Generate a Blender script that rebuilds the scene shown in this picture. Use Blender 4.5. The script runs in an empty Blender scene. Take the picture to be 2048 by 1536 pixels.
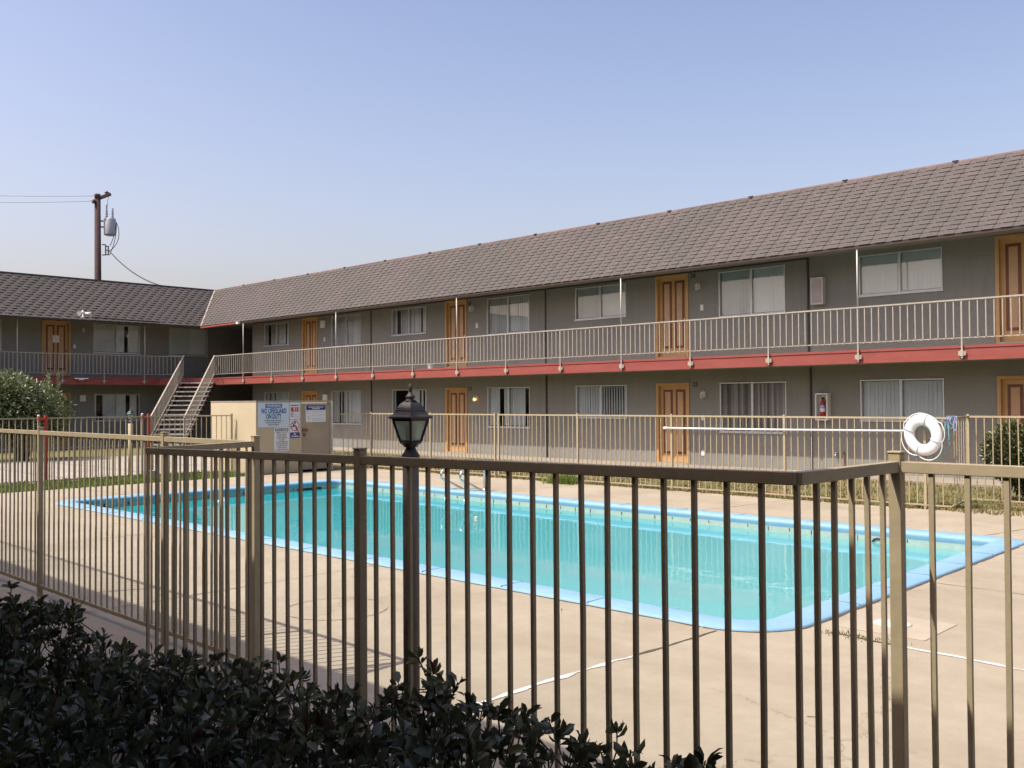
import bpy, bmesh, math, random
from mathutils import Vector, Matrix
import numpy as np
R = math.radians
random.seed(7)
scene = bpy.context.scene
COL = scene.collection

# ------------------------------------------------------------------ camera
EYE = 1.7
yaw, pitch, roll = -0.76794, 0.017706, -0.006698
fw = Vector((math.sin(yaw)*math.cos(pitch), math.cos(yaw)*math.cos(pitch), math.sin(pitch)))
rt = Vector((math.cos(yaw), -math.sin(yaw), 0)); up = rt.cross(fw)
c_, s_ = math.cos(roll), math.sin(roll)
rt2 = rt*c_ + up*s_; up2 = up*c_ - rt*s_
camd = bpy.data.cameras.new('camera'); cam = bpy.data.objects.new('camera', camd); COL.objects.link(cam)
m = Matrix((rt2, up2, -fw)).transposed().to_4x4(); m.translation = Vector((0, 0, EYE)); cam.matrix_world = m
camd.sensor_width = 36.0; camd.lens = 1873.1*36/2048; camd.clip_start = 0.05; camd.clip_end = 5000
scene.camera = cam

# ------------------------------------------------------------------ sky, sun, exposure
SUN_TO = Vector((-0.27, -0.615, 1.0)).normalized()
elev = math.asin(SUN_TO.z)
world = bpy.data.worlds.new('World'); scene.world = world; world.use_nodes = True
nt = world.node_tree; nt.nodes.clear()
sky = nt.nodes.new('ShaderNodeTexSky'); sky.sky_type = 'NISHITA'; sky.sun_disc = False
sky.sun_elevation = elev; sky.sun_rotation = math.atan2(SUN_TO.x, SUN_TO.y)
sky.air_density = 1.3; sky.dust_density = 5.0; sky.ozone_density = 4.0; sky.altitude = 0
bg = nt.nodes.new('ShaderNodeBackground'); bg.inputs[1].default_value = 0.15
wo = nt.nodes.new('ShaderNodeOutputWorld')
# thin whitish haze of a hot day low in the sky, by real direction
tc = nt.nodes.new('ShaderNodeTexCoord'); sx = nt.nodes.new('ShaderNodeSeparateXYZ'); nt.links.new(tc.outputs['Generated'], sx.inputs[0])
hr_ = nt.nodes.new('ShaderNodeValToRGB'); nt.links.new(sx.outputs['Z'], hr_.inputs[0])
hr_.color_ramp.elements[0].position = 0.0; hr_.color_ramp.elements[0].color = (1.43, 1.14, 1.08, 1)
hr_.color_ramp.elements[1].position = 0.42; hr_.color_ramp.elements[1].color = (0.96, 0.83, 0.85, 1)
mx_ = nt.nodes.new('ShaderNodeMix'); mx_.data_type = 'RGBA'; mx_.blend_type = 'MULTIPLY'; mx_.inputs[0].default_value = 1.0
nt.links.new(sky.outputs[0], mx_.inputs[6]); nt.links.new(hr_.outputs[0], mx_.inputs[7]); nt.links.new(mx_.outputs[2], bg.inputs[0]); nt.links.new(bg.outputs[0], wo.inputs[0])
sl = bpy.data.lights.new('sun', 'SUN'); sl.energy = 3.2; sl.angle = R(0.53); sl.color = (1.0, 0.945, 0.85)
so = bpy.data.objects.new('sun', sl); COL.objects.link(so)
so.rotation_euler = SUN_TO.to_track_quat('Z', 'Y').to_euler(); so.location = (-10, -20, 40)
scene.view_settings.view_transform = 'Standard'; scene.view_settings.look = 'None'
scene.view_settings.exposure = 0.70; scene.view_settings.gamma = 1.0
scene.cycles.max_bounces = 8; scene.cycles.transparent_max_bounces = 24
scene.cycles.caustics_reflective = False; scene.cycles.caustics_refractive = False

# ------------------------------------------------------------------ materials
MATS = {}
def nodes(name):
    mt = bpy.data.materials.new(name); mt.use_nodes = True
    n = mt.node_tree; b = n.nodes['Principled BSDF']
    MATS[name] = mt
    return mt, n, b
def ramp(n, src, stops):
    r = n.nodes.new('ShaderNodeValToRGB'); n.links.new(src, r.inputs[0])
    e = r.color_ramp.elements
    while len(e) > 1: e.remove(e[-1])
    e[0].position = stops[0][0]; e[0].color = (*stops[0][1], 1)
    for p, c in stops[1:]:
        q = e.new(p); q.color = (*c, 1)
    return r
def noise(n, scale, detail=4, rough=0.6, vec=None, dist=0):
    t = n.nodes.new('ShaderNodeTexNoise'); t.inputs['Scale'].default_value = scale
    t.inputs['Detail'].default_value = detail; t.inputs['Roughness'].default_value = rough
    t.inputs['Distortion'].default_value = dist
    if vec is not None: n.links.new(vec, t.inputs['Vector'])
    return t
def mix(n, a, b, f, mode='MIX'):
    x = n.nodes.new('ShaderNodeMix'); x.data_type = 'RGBA'; x.blend_type = mode
    for s, v in ((0, f), (6, a), (7, b)):
        if hasattr(v, 'is_output'): n.links.new(v, x.inputs[s])
        else: x.inputs[s].default_value = v if s == 0 else (*v, 1)
    return x.outputs[2]
def gpos(n, sc=(1, 1, 1)):
    g = n.nodes.new('ShaderNodeNewGeometry'); mp = n.nodes.new('ShaderNodeMapping')
    mp.inputs['Scale'].default_value = sc
    n.links.new(g.outputs['Position'], mp.inputs[0]); return mp.outputs[0]
def bump(n, b, h, strength, dist=0.01):
    bm = n.nodes.new('ShaderNodeBump'); bm.inputs['Strength'].default_value = strength
    bm.inputs['Distance'].default_value = dist
    n.links.new(h, bm.inputs['Height']); n.links.new(bm.outputs[0], b.inputs['Normal'])
def flat(name, col, rough=0.6, metal=0, var=0.12, scale=6, bmp=0.0, bscale=80):
    mt, n, b = nodes(name)
    p = gpos(n)
    t = noise(n, scale, 5, 0.65, p)
    dark = tuple(c*(1-var) for c in col); lite = tuple(min(1, c*(1+var)) for c in col)
    r = ramp(n, t.outputs[0], [(0.3, dark), (0.7, lite)])
    n.links.new(r.outputs[0], b.inputs['Base Color'])
    b.inputs['Roughness'].default_value = rough; b.inputs['Metallic'].default_value = metal
    if bmp:
        t2 = noise(n, bscale, 3, 0.6, p); bump(n, b, t2.outputs[0], bmp)
    return mt
def stucco_mat():
    mt, n, b = nodes('stucco')
    p = gpos(n); t = noise(n, 0.8, 5, 0.65, p); t2 = noise(n, 1.0, 5, 0.7, gpos(n, (5, 5, 0.5))); t3 = noise(n, 90, 3, 0.6, p)
    c = ramp(n, t.outputs[0], [(0.3, (0.206, 0.200, 0.180)), (0.5, (0.228, 0.221, 0.198)), (0.72, (0.246, 0.237, 0.212))])
    d = ramp(n, t2.outputs[0], [(0.3, (0.90, 0.90, 0.89)), (0.5, (1, 1, 1)), (0.7, (1.03, 1.03, 1.02))])
    g = ramp(n, t3.outputs[0], [(0.3, (0.90, 0.90, 0.90)), (0.7, (1.08, 1.08, 1.08))])
    c2 = mix(n, c.outputs[0], d.outputs[0], 0.8, 'MULTIPLY'); c3 = mix(n, c2, g.outputs[0], 0.9, 'MULTIPLY')
    n.links.new(c3, b.inputs['Base Color']); b.inputs['Roughness'].default_value = 0.95
    bump(n, b, t3.outputs[0], 0.5, 0.01)
stucco_mat()
flat('soffit', (0.235, 0.215, 0.18), 0.9, 0, 0.08, 2)
flat('stucco_tan', (0.47, 0.395, 0.26), 0.95, 0, 0.06, 1.6, 0.4, 60)
flat('stucco_brown', (0.34, 0.28, 0.20), 0.95, 0, 0.10, 2.5, 0.5, 60)
flat('alu', (0.55, 0.56, 0.55), 0.45, 0.3, 0.1, 8)
flat('rail_tan', (0.345, 0.31, 0.255), 0.6, 0, 0.12, 5)
flat('pole_white', (0.62, 0.60, 0.55), 0.6, 0, 0.1, 5)
flat('black', (0.02, 0.02, 0.02), 0.6)
flat('conduit', (0.05, 0.04, 0.038), 0.7)
flat('pine', (0.49, 0.285, 0.11), 0.6, 0, 0.12, 3)
flat('pine_panel', (0.48, 0.295, 0.155), 0.6, 0, 0.12, 3)
flat('moulding', (0.15, 0.048, 0.022), 0.55, 0, 0.15, 3)
flat('knob', (0.7, 0.65, 0.5), 0.25, 0.9)
flat('white_paint', (0.72, 0.70, 0.66), 0.6, 0, 0.06, 8)
flat('white_plastic', (0.731, 0.731, 0.7396), 0.45, 0, 0.03, 6)
flat('dark_brown', (0.045, 0.026, 0.02), 0.6)
flat('room', (0.16, 0.14, 0.12), 0.9)
flat('blind', (0.90, 0.93, 0.92), 0.7, 0, 0.05, 1.5)
def curtain_mat():
    mt, n, b = nodes('curtain')
    t = noise(n, 5, 2, 0.5, gpos(n, (2.2, 2.2, 0.02)))
    c = ramp(n, t.outputs[0], [(0.38, (0.30, 0.24, 0.22)), (0.5, (0.55, 0.48, 0.45)), (0.62, (0.80, 0.74, 0.70))])
    n.links.new(c.outputs[0], b.inputs['Base Color']); b.inputs['Roughness'].default_value = 0.9
curtain_mat()
flat('copper', (0.20, 0.125, 0.105), 0.6, 0.0, 0.4, 1.2)
flat('ridge_dark', (0.045, 0.045, 0.055), 0.6)
flat('tar', (0.025, 0.022, 0.02), 0.85)
flat('flashing', (0.36, 0.304, 0.272), 0.6, 0, 0.2, 5)
flat('pale_concrete', (0.335, 0.30, 0.25), 0.9, 0, 0.12, 1.2, 0.3, 30)
flat('tread', (0.40, 0.37, 0.33), 0.9, 0, 0.25, 6, 0.3, 30)
flat('sign_white', (0.66, 0.68, 0.69), 0.5, 0, 0.02, 5)
flat('sign_bluewhite', (0.52, 0.60, 0.66), 0.5, 0, 0.03, 5)
flat('sign_blue', (0.035, 0.10, 0.26), 0.5, 0, 0.05, 5)
flat('sign_navy', (0.03, 0.03, 0.16), 0.5, 0, 0.05, 5)
flat('sign_red', (0.45, 0.03, 0.05), 0.5, 0, 0.05, 5)
flat('sign_black', (0.03, 0.03, 0.035), 0.6)
flat('sign_grey', (0.42, 0.43, 0.44), 0.6)
flat('red_post', (0.40, 0.045, 0.02), 0.6, 0, 0.15, 6)
flat('chrome', (0.75, 0.76, 0.78), 0.15, 1.0, 0.03)
flat('lamp_metal', (0.040, 0.031, 0.027), 0.5, 0.0, 0.2, 30, 0.3, 300)
flat('post_brown', (0.17, 0.135, 0.095), 0.75, 0, 0.25, 12)
flat('pole_wood', (0.055, 0.028, 0.026), 0.85, 0, 0.3, 6)
flat('trafo', (0.40, 0.41, 0.42), 0.5, 0.2, 0.05)
flat('insulator', (0.10, 0.06, 0.06), 0.3)
flat('wire', (0.03, 0.03, 0.035), 0.6)
flat('bark', (0.07, 0.05, 0.035), 0.9, 0, 0.3, 20)
flat('rope_blue', (0.30, 0.42, 0.62), 0.7)
flat('rope_teal', (0.10, 0.42, 0.42), 0.7)
flat('ext_red', (0.36, 0.02, 0.02), 0.35)
flat('cabinet', (0.56, 0.50, 0.47), 0.5)
flat('rust', (0.18, 0.08, 0.04), 0.8)
flat('joint_white', (0.574, 0.5494, 0.5084), 0.9, 0, 0.3, 20)
flat('joint_dark', (0.10, 0.075, 0.05), 0.95, 0, 0.4, 20)
flat('plaster', (0.464, 0.64, 0.6), 0.9, 0, 0.05, 1.0)
flat('tile', (0.3276, 0.429, 0.3666), 0.4, 0, 0.10, 14)
flat('near_building', (0.08, 0.07, 0.06), 0.95, 0, 0.1, 2)
flat('lid', (0.5304, 0.4836, 0.4056), 0.8, 0, 0.15, 12)

def fence_mat():
    mt, n, b = nodes('fence_tan')
    p = gpos(n)
    t = noise(n, 14, 5, 0.7, p); t2 = noise(n, 55, 3, 0.6, p)
    base = ramp(n, t.outputs[0], [(0.3, (0.335, 0.275, 0.170)), (0.7, (0.405, 0.34, 0.215))])
    rust = ramp(n, t2.outputs[0], [(0.72, (0, 0, 0)), (0.76, (1, 1, 1))])
    c = mix(n, base.outputs[0], (0.12, 0.06, 0.035), rust.outputs[0])
    n.links.new(c, b.inputs['Base Color']); b.inputs['Roughness'].default_value = 0.62; b.inputs['Specular IOR Level'].default_value = 0.3
    bump(n, b, t2.outputs[0], 0.15, 0.004)
fence_mat()
def red_mat():
    mt, n, b = nodes('red_paint')
    p = gpos(n, (0.6, 1, 3)); t = noise(n, 2.5, 6, 0.7, p); t2 = noise(n, 9, 6, 0.75, gpos(n, (0.5, 1, 3)))
    base = ramp(n, t.outputs[0], [(0.3, (0.215, 0.045, 0.034)), (0.7, (0.285, 0.066, 0.050))])
    w = ramp(n, t2.outputs[0], [(0.60, (0, 0, 0)), (0.85, (1, 1, 1))])
    c = mix(n, base.outputs[0], (0.30, 0.125, 0.10), w.outputs[0])
    n.links.new(c, b.inputs['Base Color']); b.inputs['Roughness'].default_value = 0.75
red_mat()
def deck_mat():
    mt, n, b = nodes('deck')
    p = gpos(n)
    t = noise(n, 0.55, 6, 0.65, p, 0.3); t2 = noise(n, 6, 8, 0.75, p); t3 = noise(n, 0.9, 3, 0.5, gpos(n, (1, 1.7, 1)))
    c = ramp(n, t.outputs[0], [(0.25, (0.290, 0.248, 0.176)), (0.5, (0.350, 0.302, 0.216)), (0.75, (0.388, 0.338, 0.248))])
    sp = ramp(n, t2.outputs[0], [(0.35, (0.86, 0.84, 0.82)), (0.6, (1, 1, 1))])
    c2 = mix(n, c.outputs[0], sp.outputs[0], 0.7, 'MULTIPLY')
    st = ramp(n, t3.outputs[0], [(0.40, (0.80, 0.76, 0.72)), (0.56, (1, 1, 1))])
    c3 = mix(n, c2, st.outputs[0], 0.38, 'MULTIPLY')
    # hairline cracks
    v = n.nodes.new('ShaderNodeTexVoronoi'); v.feature = 'DISTANCE_TO_EDGE'; v.inputs['Scale'].default_value = 0.33
    wn = noise(n, 3, 5, 0.7, p)
    wv = n.nodes.new('ShaderNodeVectorMath'); wv.operation = 'MULTIPLY_ADD'
    n.links.new(wn.outputs['Color'], wv.inputs[0]); wv.inputs[1].default_value = (0.5, 0.5, 0.5); n.links.new(p, wv.inputs[2])
    n.links.new(wv.outputs[0], v.inputs['Vector'])
    cr = ramp(n, v.outputs['Distance'], [(0.0, (0.55, 0.48, 0.4)), (0.0018, (1, 1, 1))])
    msk = noise(n, 0.7, 2, 0.5, p)
    mk = ramp(n, msk.outputs[0], [(0.5, (0, 0, 0)), (0.6, (0.8, 0.8, 0.8))])
    c4 = mix(n, c3, cr.outputs[0], mk.outputs[0], 'MULTIPLY')
    n.links.new(c4, b.inputs['Base Color']); b.inputs['Roughness'].default_value = 0.85
    bump(n, b, t2.outputs[0], 0.25, 0.008)
deck_mat()
def coping_mat():
    mt, n, b = nodes('coping')
    p = gpos(n); t = noise(n, 3, 6, 0.7, p); t2 = noise(n, 14, 6, 0.8, p)
    c = ramp(n, t.outputs[0], [(0.3, (0.180, 0.335, 0.465)), (0.7, (0.230, 0.390, 0.52))])
    w = ramp(n, t2.outputs[0], [(0.66, (0, 0, 0)), (0.72, (0.7, 0.7, 0.7))])
    c2 = mix(n, c.outputs[0], (0.42, 0.60, 0.72), w.outputs[0])
    n.links.new(c2, b.inputs['Base Color']); b.inputs['Roughness'].default_value = 0.7
coping_mat()
def grass_mat(name, a, bcol, dry, thr):
    mt, n, b = nodes(name)
    p = gpos(n); t = noise(n, 3, 6, 0.7, p); t2 = noise(n, 0.8, 4, 0.6, p)
    c = ramp(n, t.outputs[0], [(0.3, a), (0.7, bcol)])
    w = ramp(n, t2.outputs[0], [(thr, (0, 0, 0)), (thr+0.15, (1, 1, 1))])
    c2 = mix(n, c.outputs[0], dry, w.outputs[0])
    n.links.new(c2, b.inputs['Base Color']); b.inputs['Roughness'].default_value = 0.9
grass_mat('grass', (0.056, 0.088, 0.016), (0.104, 0.152, 0.032), (0.192, 0.152, 0.056), 0.60)
grass_mat('lawn', (0.112, 0.112, 0.036), (0.16, 0.148, 0.056), (0.224, 0.16, 0.068), 0.50)
grass_mat('soil', (0.10, 0.075, 0.05), (0.17, 0.13, 0.09), (0.22, 0.18, 0.12), 0.5)
def leaf_mat(name, a, bcol, rough, spec=0.5, trans=0.25):
    mt, n, b = nodes(name)
    at = n.nodes.new('ShaderNodeAttribute'); at.attribute_name = 'tone'
    c = ramp(n, at.outputs['Fac'], [(0.0, a), (1.0, bcol)])
    n.links.new(c.outputs[0], b.inputs['Base Color']); b.inputs['Roughness'].default_value = rough
    b.inputs['Specular IOR Level'].default_value = spec
    tr = n.nodes.new('ShaderNodeBsdfTranslucent'); n.links.new(c.outputs[0], tr.inputs[0])
    ms = n.nodes.new('ShaderNodeMixShader'); ms.inputs[0].default_value = trans
    n.links.new(b.outputs[0], ms.inputs[1]); n.links.new(tr.outputs[0], ms.inputs[2])
    n.links.new(ms.outputs[0], n.nodes['Material Output'].inputs[0])
leaf_mat('hedge_leaf', (0.034, 0.038, 0.017), (0.14, 0.145, 0.075), 0.42, 0.45, 0.2)
_e = [q for q in MATS['hedge_leaf'].node_tree.nodes if q.type == 'VALTORGB'][0].color_ramp.elements
_e[1].position = 0.86; _q = _e.new(0.93); _q.color = (0.13, 0.055, 0.035, 1); _q = _e.new(1.0); _q.color = (0.16, 0.17, 0.06, 1)
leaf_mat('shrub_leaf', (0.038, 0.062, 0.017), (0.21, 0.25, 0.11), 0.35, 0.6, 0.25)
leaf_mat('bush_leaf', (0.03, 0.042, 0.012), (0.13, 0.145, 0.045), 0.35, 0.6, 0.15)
leaf_mat('blade', (0.09, 0.14, 0.02), (0.22, 0.29, 0.06), 0.6, 0.3, 0.3)
leaf_mat('dry_blade', (0.13, 0.13, 0.04), (0.30, 0.24, 0.10), 0.7, 0.2, 0.3)
def shingle_mat():
    mt, n, b = nodes('shingle')
    at = n.nodes.new('ShaderNodeAttribute'); at.attribute_name = 'tone'
    c = ramp(n, at.outputs['Fac'], [(0.0, (0.082, 0.072, 0.063)), (0.5, (0.094, 0.082, 0.074)), (1.0, (0.110, 0.096, 0.087))])
    p = gpos(n); t = noise(n, 0.6, 4, 0.6, p); t2 = noise(n, 160, 2, 0.5, p)
    g = ramp(n, t.outputs[0], [(0.35, (0.88, 0.90, 0.86)), (0.65, (1.05, 0.98, 1.0))])
    c2 = mix(n, c.outputs[0], g.outputs[0], 1.0, 'MULTIPLY')
    n.links.new(c2, b.inputs['Base Color']); b.inputs['Roughness'].default_value = 0.9
    bump(n, b, t2.outputs[0], 0.5, 0.004)
shingle_mat()
def glass_mat(name, tint, extra=0.0):
    mt = bpy.data.materials.new(name); mt.use_nodes = True; MATS[name] = mt
    n = mt.node_tree; n.nodes.clear()
    o = n.nodes.new('ShaderNodeOutputMaterial'); t = n.nodes.new('ShaderNodeBsdfTransparent')
    t.inputs[0].default_value = (*tint, 1)
    g = n.nodes.new('ShaderNodeBsdfGlossy'); g.inputs['Roughness'].default_value = 0.02
    f = n.nodes.new('ShaderNodeFresnel'); f.inputs[0].default_value = 1.5
    a = n.nodes.new('ShaderNodeMath'); a.operation = 'MULTIPLY_ADD'; a.inputs[1].default_value = 1.0; a.inputs[2].default_value = extra
    n.links.new(f.outputs[0], a.inputs[0])
    x = n.nodes.new('ShaderNodeMixShader'); n.links.new(a.outputs[0], x.inputs[0])
    n.links.new(t.outputs[0], x.inputs[1]); n.links.new(g.outputs[0], x.inputs[2]); n.links.new(x.outputs[0], o.inputs[0])
    nz = n.nodes.new('ShaderNodeTexNoise'); nz.inputs['Scale'].default_value = 0.8
    nz.inputs['Detail'].default_value = 1
    ge = n.nodes.new('ShaderNodeNewGeometry'); n.links.new(ge.outputs['Position'], nz.inputs['Vector'])
    bm = n.nodes.new('ShaderNodeBump'); bm.inputs['Strength'].default_value = 0.06; bm.inputs['Distance'].default_value = 0.05
    n.links.new(nz.outputs[0], bm.inputs['Height']); n.links.new(bm.outputs[0], g.inputs['Normal'])
glass_mat('glass', (0.98, 1.0, 0.99), 0.07)
glass_mat('screen_glass', (0.84, 0.86, 0.84), 0.05)
def frosted():
    mt, n, b = nodes('frosted')
    b.inputs['Base Color'].default_value = (0.62, 0.68, 0.58, 1); b.inputs['Roughness'].default_value = 0.35
    tr = n.nodes.new('ShaderNodeBsdfTranslucent'); tr.inputs[0].default_value = (0.78, 0.86, 0.74, 1)
    t2 = n.nodes.new('ShaderNodeBsdfTransparent'); t2.inputs[0].default_value = (0.8, 0.86, 0.8, 1)
    ms = n.nodes.new('ShaderNodeMixShader'); ms.inputs[0].default_value = 0.6
    n.links.new(b.outputs[0], ms.inputs[1]); n.links.new(tr.outputs[0], ms.inputs[2])
    m2 = n.nodes.new('ShaderNodeMixShader'); m2.inputs[0].default_value = 0.3
    n.links.new(ms.outputs[0], m2.inputs[1]); n.links.new(t2.outputs[0], m2.inputs[2])
    n.links.new(m2.outputs[0], n.nodes['Material Output'].inputs[0])
frosted()
def lit_bulb():
    mt, n, b = nodes('lit_bulb')
    b.inputs['Base Color'].default_value = (1, 0.6, 0.2, 1)
    b.inputs['Emission Color'].default_value = (1.0, 0.42, 0.10, 1); b.inputs['Emission Strength'].default_value = 3.5
lit_bulb()
def water():
    """slightly milky pool water: mirror by Fresnel over a body colour that deepens with the depth of the basin"""
    mt = bpy.data.materials.new('water'); mt.use_nodes = True; MATS['water'] = mt
    n = mt.node_tree; n.nodes.clear()
    o = n.nodes.new('ShaderNodeOutputMaterial'); t = n.nodes.new('ShaderNodeBsdfTransparent'); t.inputs[0].default_value = (0.5, 0.9, 0.9, 1)
    df = n.nodes.new('ShaderNodeBsdfDiffuse')
    g = n.nodes.new('ShaderNodeBsdfGlossy'); g.inputs['Roughness'].default_value = 0.02
    f = n.nodes.new('ShaderNodeFresnel'); f.inputs[0].default_value = 1.33
    ge = n.nodes.new('ShaderNodeNewGeometry')
    sx = n.nodes.new('ShaderNodeSeparateXYZ'); n.links.new(ge.outputs['Position'], sx.inputs[0])
    mr = n.nodes.new('ShaderNodeMapRange'); mr.inputs[1].default_value = -17; mr.inputs[2].default_value = -3.5; n.links.new(sx.outputs['X'], mr.inputs[0])
    big = noise(n, 0.35, 3, 0.6, ge.outputs['Position'], 0.6)
    aa = n.nodes.new('ShaderNodeMath'); aa.operation = 'MULTIPLY_ADD'; aa.inputs[1].default_value = 0.30; n.links.new(big.outputs[0], aa.inputs[0])
    n.links.new(mr.outputs[0], aa.inputs[2])
    cr = ramp(n, aa.outputs[0], [(0.12, (0.020, 0.36, 0.385)), (0.5, (0.052, 0.42, 0.45)), (0.85, (0.11, 0.45, 0.48)), (1.1, (0.165, 0.49, 0.505))])
    n.links.new(cr.outputs[0], df.inputs[0])
    b0 = n.nodes.new('ShaderNodeMixShader'); b0.inputs[0].default_value = 0.22; n.links.new(df.outputs[0], b0.inputs[1]); n.links.new(t.outputs[0], b0.inputs[2])
    x = n.nodes.new('ShaderNodeMixShader'); n.links.new(f.outputs[0], x.inputs[0])
    n.links.new(b0.outputs[0], x.inputs[1]); n.links.new(g.outputs[0], x.inputs[2]); n.links.new(x.outputs[0], o.inputs[0])
    nz = noise(n, 1.3, 3, 0.55, ge.outputs['Position']); nz2 = noise(n, 6, 2, 0.5, ge.outputs['Position'])
    ad = n.nodes.new('ShaderNodeMath'); ad.operation = 'MULTIPLY_ADD'; ad.inputs[1].default_value = 0.22
    n.links.new(nz2.outputs[0], ad.inputs[0]); n.links.new(nz.outputs[0], ad.inputs[2])
    bm = n.nodes.new('ShaderNodeBump'); bm.inputs['Strength'].default_value = 0.25; bm.inputs['Distance'].default_value = 0.02
    n.links.new(ad.outputs[0], bm.inputs['Height']); n.links.new(bm.outputs[0], g.inputs['Normal'])
water()

# ------------------------------------------------------------------ mesh helpers
W = {}
class MB:
    def __init__(s, T=None):
        s.v = []; s.f = []; s.m = []; s.sm = []; s.tone = []; s.T = T
    def _t(s, p):
        return tuple(s.T(*p)) if s.T else tuple(p)
    def add(s, verts, faces, m=0, smooth=False, tone=0.5, raw=False):
        o = len(s.v)
        s.v += [tuple(p) if raw else s._t(p) for p in verts]
        for f in faces:
            s.f.append([o+i for i in f]); s.m.append(m); s.sm.append(smooth); s.tone.append(tone)
    def box(s, x0, y0, z0, x1, y1, z1, m=0, tone=0.5):
        s.add([(x0,y0,z0),(x1,y0,z0),(x1,y1,z0),(x0,y1,z0),(x0,y0,z1),(x1,y0,z1),(x1,y1,z1),(x0,y1,z1)],
              [(0,3,2,1),(4,5,6,7),(0,1,5,4),(1,2,6,5),(2,3,7,6),(3,0,4,7)], m, False, tone)
    def quad(s, a, b, c, d, m=0, tone=0.5): s.add([a,b,c,d], [(0,1,2,3)], m, False, tone)
    def bar(s, p, q, w, h, m=0, upv=(0,0,1)):
        p = Vector(p); q = Vector(q); d = (q-p).normalized(); u = Vector(upv)
        if abs(d.dot(u)) > 0.98: u = Vector((1,0,0))
        sd = d.cross(u).normalized(); u = sd.cross(d)
        a = sd*w/2; b = u*h/2
        vs = [p-a-b, p+a-b, p+a+b, p-a+b, q-a-b, q+a-b, q+a+b, q-a+b]
        s.add(vs, [(0,3,2,1),(4,5,6,7),(0,1,5,4),(1,2,6,5),(2,3,7,6),(3,0,4,7)], m)
    def tube(s, pts, r, n=8, m=0, closed=False, cap=True):
        pts = [Vector(p) for p in pts]; N = len(pts); rs = r if isinstance(r, (list, tuple)) else [r]*N
        vs = []; prev = None
        for i in range(N):
            if closed: d = pts[(i+1) % N]-pts[i-1]
            else: d = pts[min(i+1, N-1)]-pts[max(i-1, 0)]
            d.normalize()
            u = prev if prev is not None else (Vector((0,0,1)) if abs(d.z) < 0.9 else Vector((1,0,0)))
            sd = d.cross(u).normalized(); u = sd.cross(d).normalized(); prev = u
            for k in range(n):
                a = 2*math.pi*k/n; vs.append(pts[i]+(sd*math.cos(a)+u*math.sin(a))*rs[i])
        fs = []
        for i in range(N if closed else N-1):
            j = (i+1) % N
            for k in range(n): fs.append((i*n+k, i*n+(k+1) % n, j*n+(k+1) % n, j*n+k))
        s.add(vs, fs, m, True)
        if not closed and cap:
            o = len(s.v)-len(vs)
            s.f.append([o+k for k in range(n)][::-1]); s.m.append(m); s.sm.append(False); s.tone.append(.5)
            s.f.append([o+(N-1)*n+k for k in range(n)]); s.m.append(m); s.sm.append(False); s.tone.append(.5)
    def lathe(s, cx, cy, prof, n=16, m=0, a0=0, smooth=True, axis='z', cap=True):
        vs = []
        for r, z in prof:
            for k in range(n):
                a = a0+2*math.pi*k/n; vs.append((cx+r*math.cos(a), cy+r*math.sin(a), z))
        fs = []
        for i in range(len(prof)-1):
            for k in range(n): fs.append((i*n+k, i*n+(k+1) % n, (i+1)*n+(k+1) % n, (i+1)*n+k))
        if cap:
            fs.append(tuple(range(n))[::-1]); fs.append(tuple((len(prof)-1)*n+k for k in range(n)))
        s.add(vs, fs, m, smooth)
    def build(s, name, mats, parent=None, loc=None, bevel=0.0, recalc=True, tone=False):
        if isinstance(mats, str): mats = [mats]
        if loc is None: loc = W[parent] if parent is not None else Vector((0,0,0))
        loc = Vector(loc)
        me = bpy.data.meshes.new(name)
        me.from_pydata([(a-loc.x, b-loc.y, c-loc.z) for a, b, c in s.v], [], s.f)
        for k in mats: me.materials.append(MATS[k])
        me.polygons.foreach_set('material_index', s.m); me.polygons.foreach_set('use_smooth', s.sm)
        if tone:
            at = me.attributes.new('tone', 'FLOAT', 'FACE'); at.data.foreach_set('value', s.tone)
        if recalc or bevel:
            b = bmesh.new(); b.from_mesh(me); bmesh.ops.recalc_face_normals(b, faces=b.faces)
            b.to_mesh(me); b.free()
        me.update()
        o = bpy.data.objects.new(name, me); COL.objects.link(o)
        if bevel:
            bv = o.modifiers.new('bevel', 'BEVEL'); bv.width = bevel; bv.segments = 2; bv.limit_method = 'ANGLE'
        if parent is not None: o.parent = parent; o.location = loc-W[parent]
        else: o.location = loc
        W[o] = loc
        return o
def tag(o, label=None, cat=None, group=None, kind=None):
    for k, v in (('label', label), ('category', cat), ('group', group), ('kind', kind)):
        if v: o[k] = v
    return o
def thing(name, loc, label, cat, group=None):
    o = bpy.data.objects.new(name, None); o.empty_display_size = 0.2; COL.objects.link(o); o.location = loc
    W[o] = Vector(loc); return tag(o, label, cat, group)
def text_mesh(txt, size, mat, name, parent, place, width=None, bold=0.0, narrow=1.0, depth=0.001):
    """lettering as flat mesh; place(u, w) maps sheet coordinates to the world; centred on (0,0)"""
    cu = bpy.data.curves.new('lettering', 'FONT'); cu.body = txt; cu.size = size; cu.align_x = 'CENTER'; cu.align_y = 'CENTER'
    cu.offset = bold; cu.resolution_u = 3
    ob = bpy.data.objects.new('lettering', cu); COL.objects.link(ob)
    dg = bpy.context.evaluated_depsgraph_get(); dg.update()
    me = bpy.data.meshes.new_from_object(ob.evaluated_get(dg)); bpy.data.objects.remove(ob)
    xs = [v.co.x for v in me.vertices]
    w = max(xs)-min(xs) if xs else 1
    k = (width/w) if width else narrow
    mx = (max(xs)+min(xs))/2 if xs else 0
    loc = W[parent]
    for v in me.vertices: v.co = Vector(place((v.co.x-mx)*k, v.co.y))-loc
    me.materials.clear(); me.materials.append(MATS[mat])
    o = bpy.data.objects.new(name, me); COL.objects.link(o); o.parent = parent; o.location = (0, 0, 0); W[o] = loc
    return o

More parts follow.
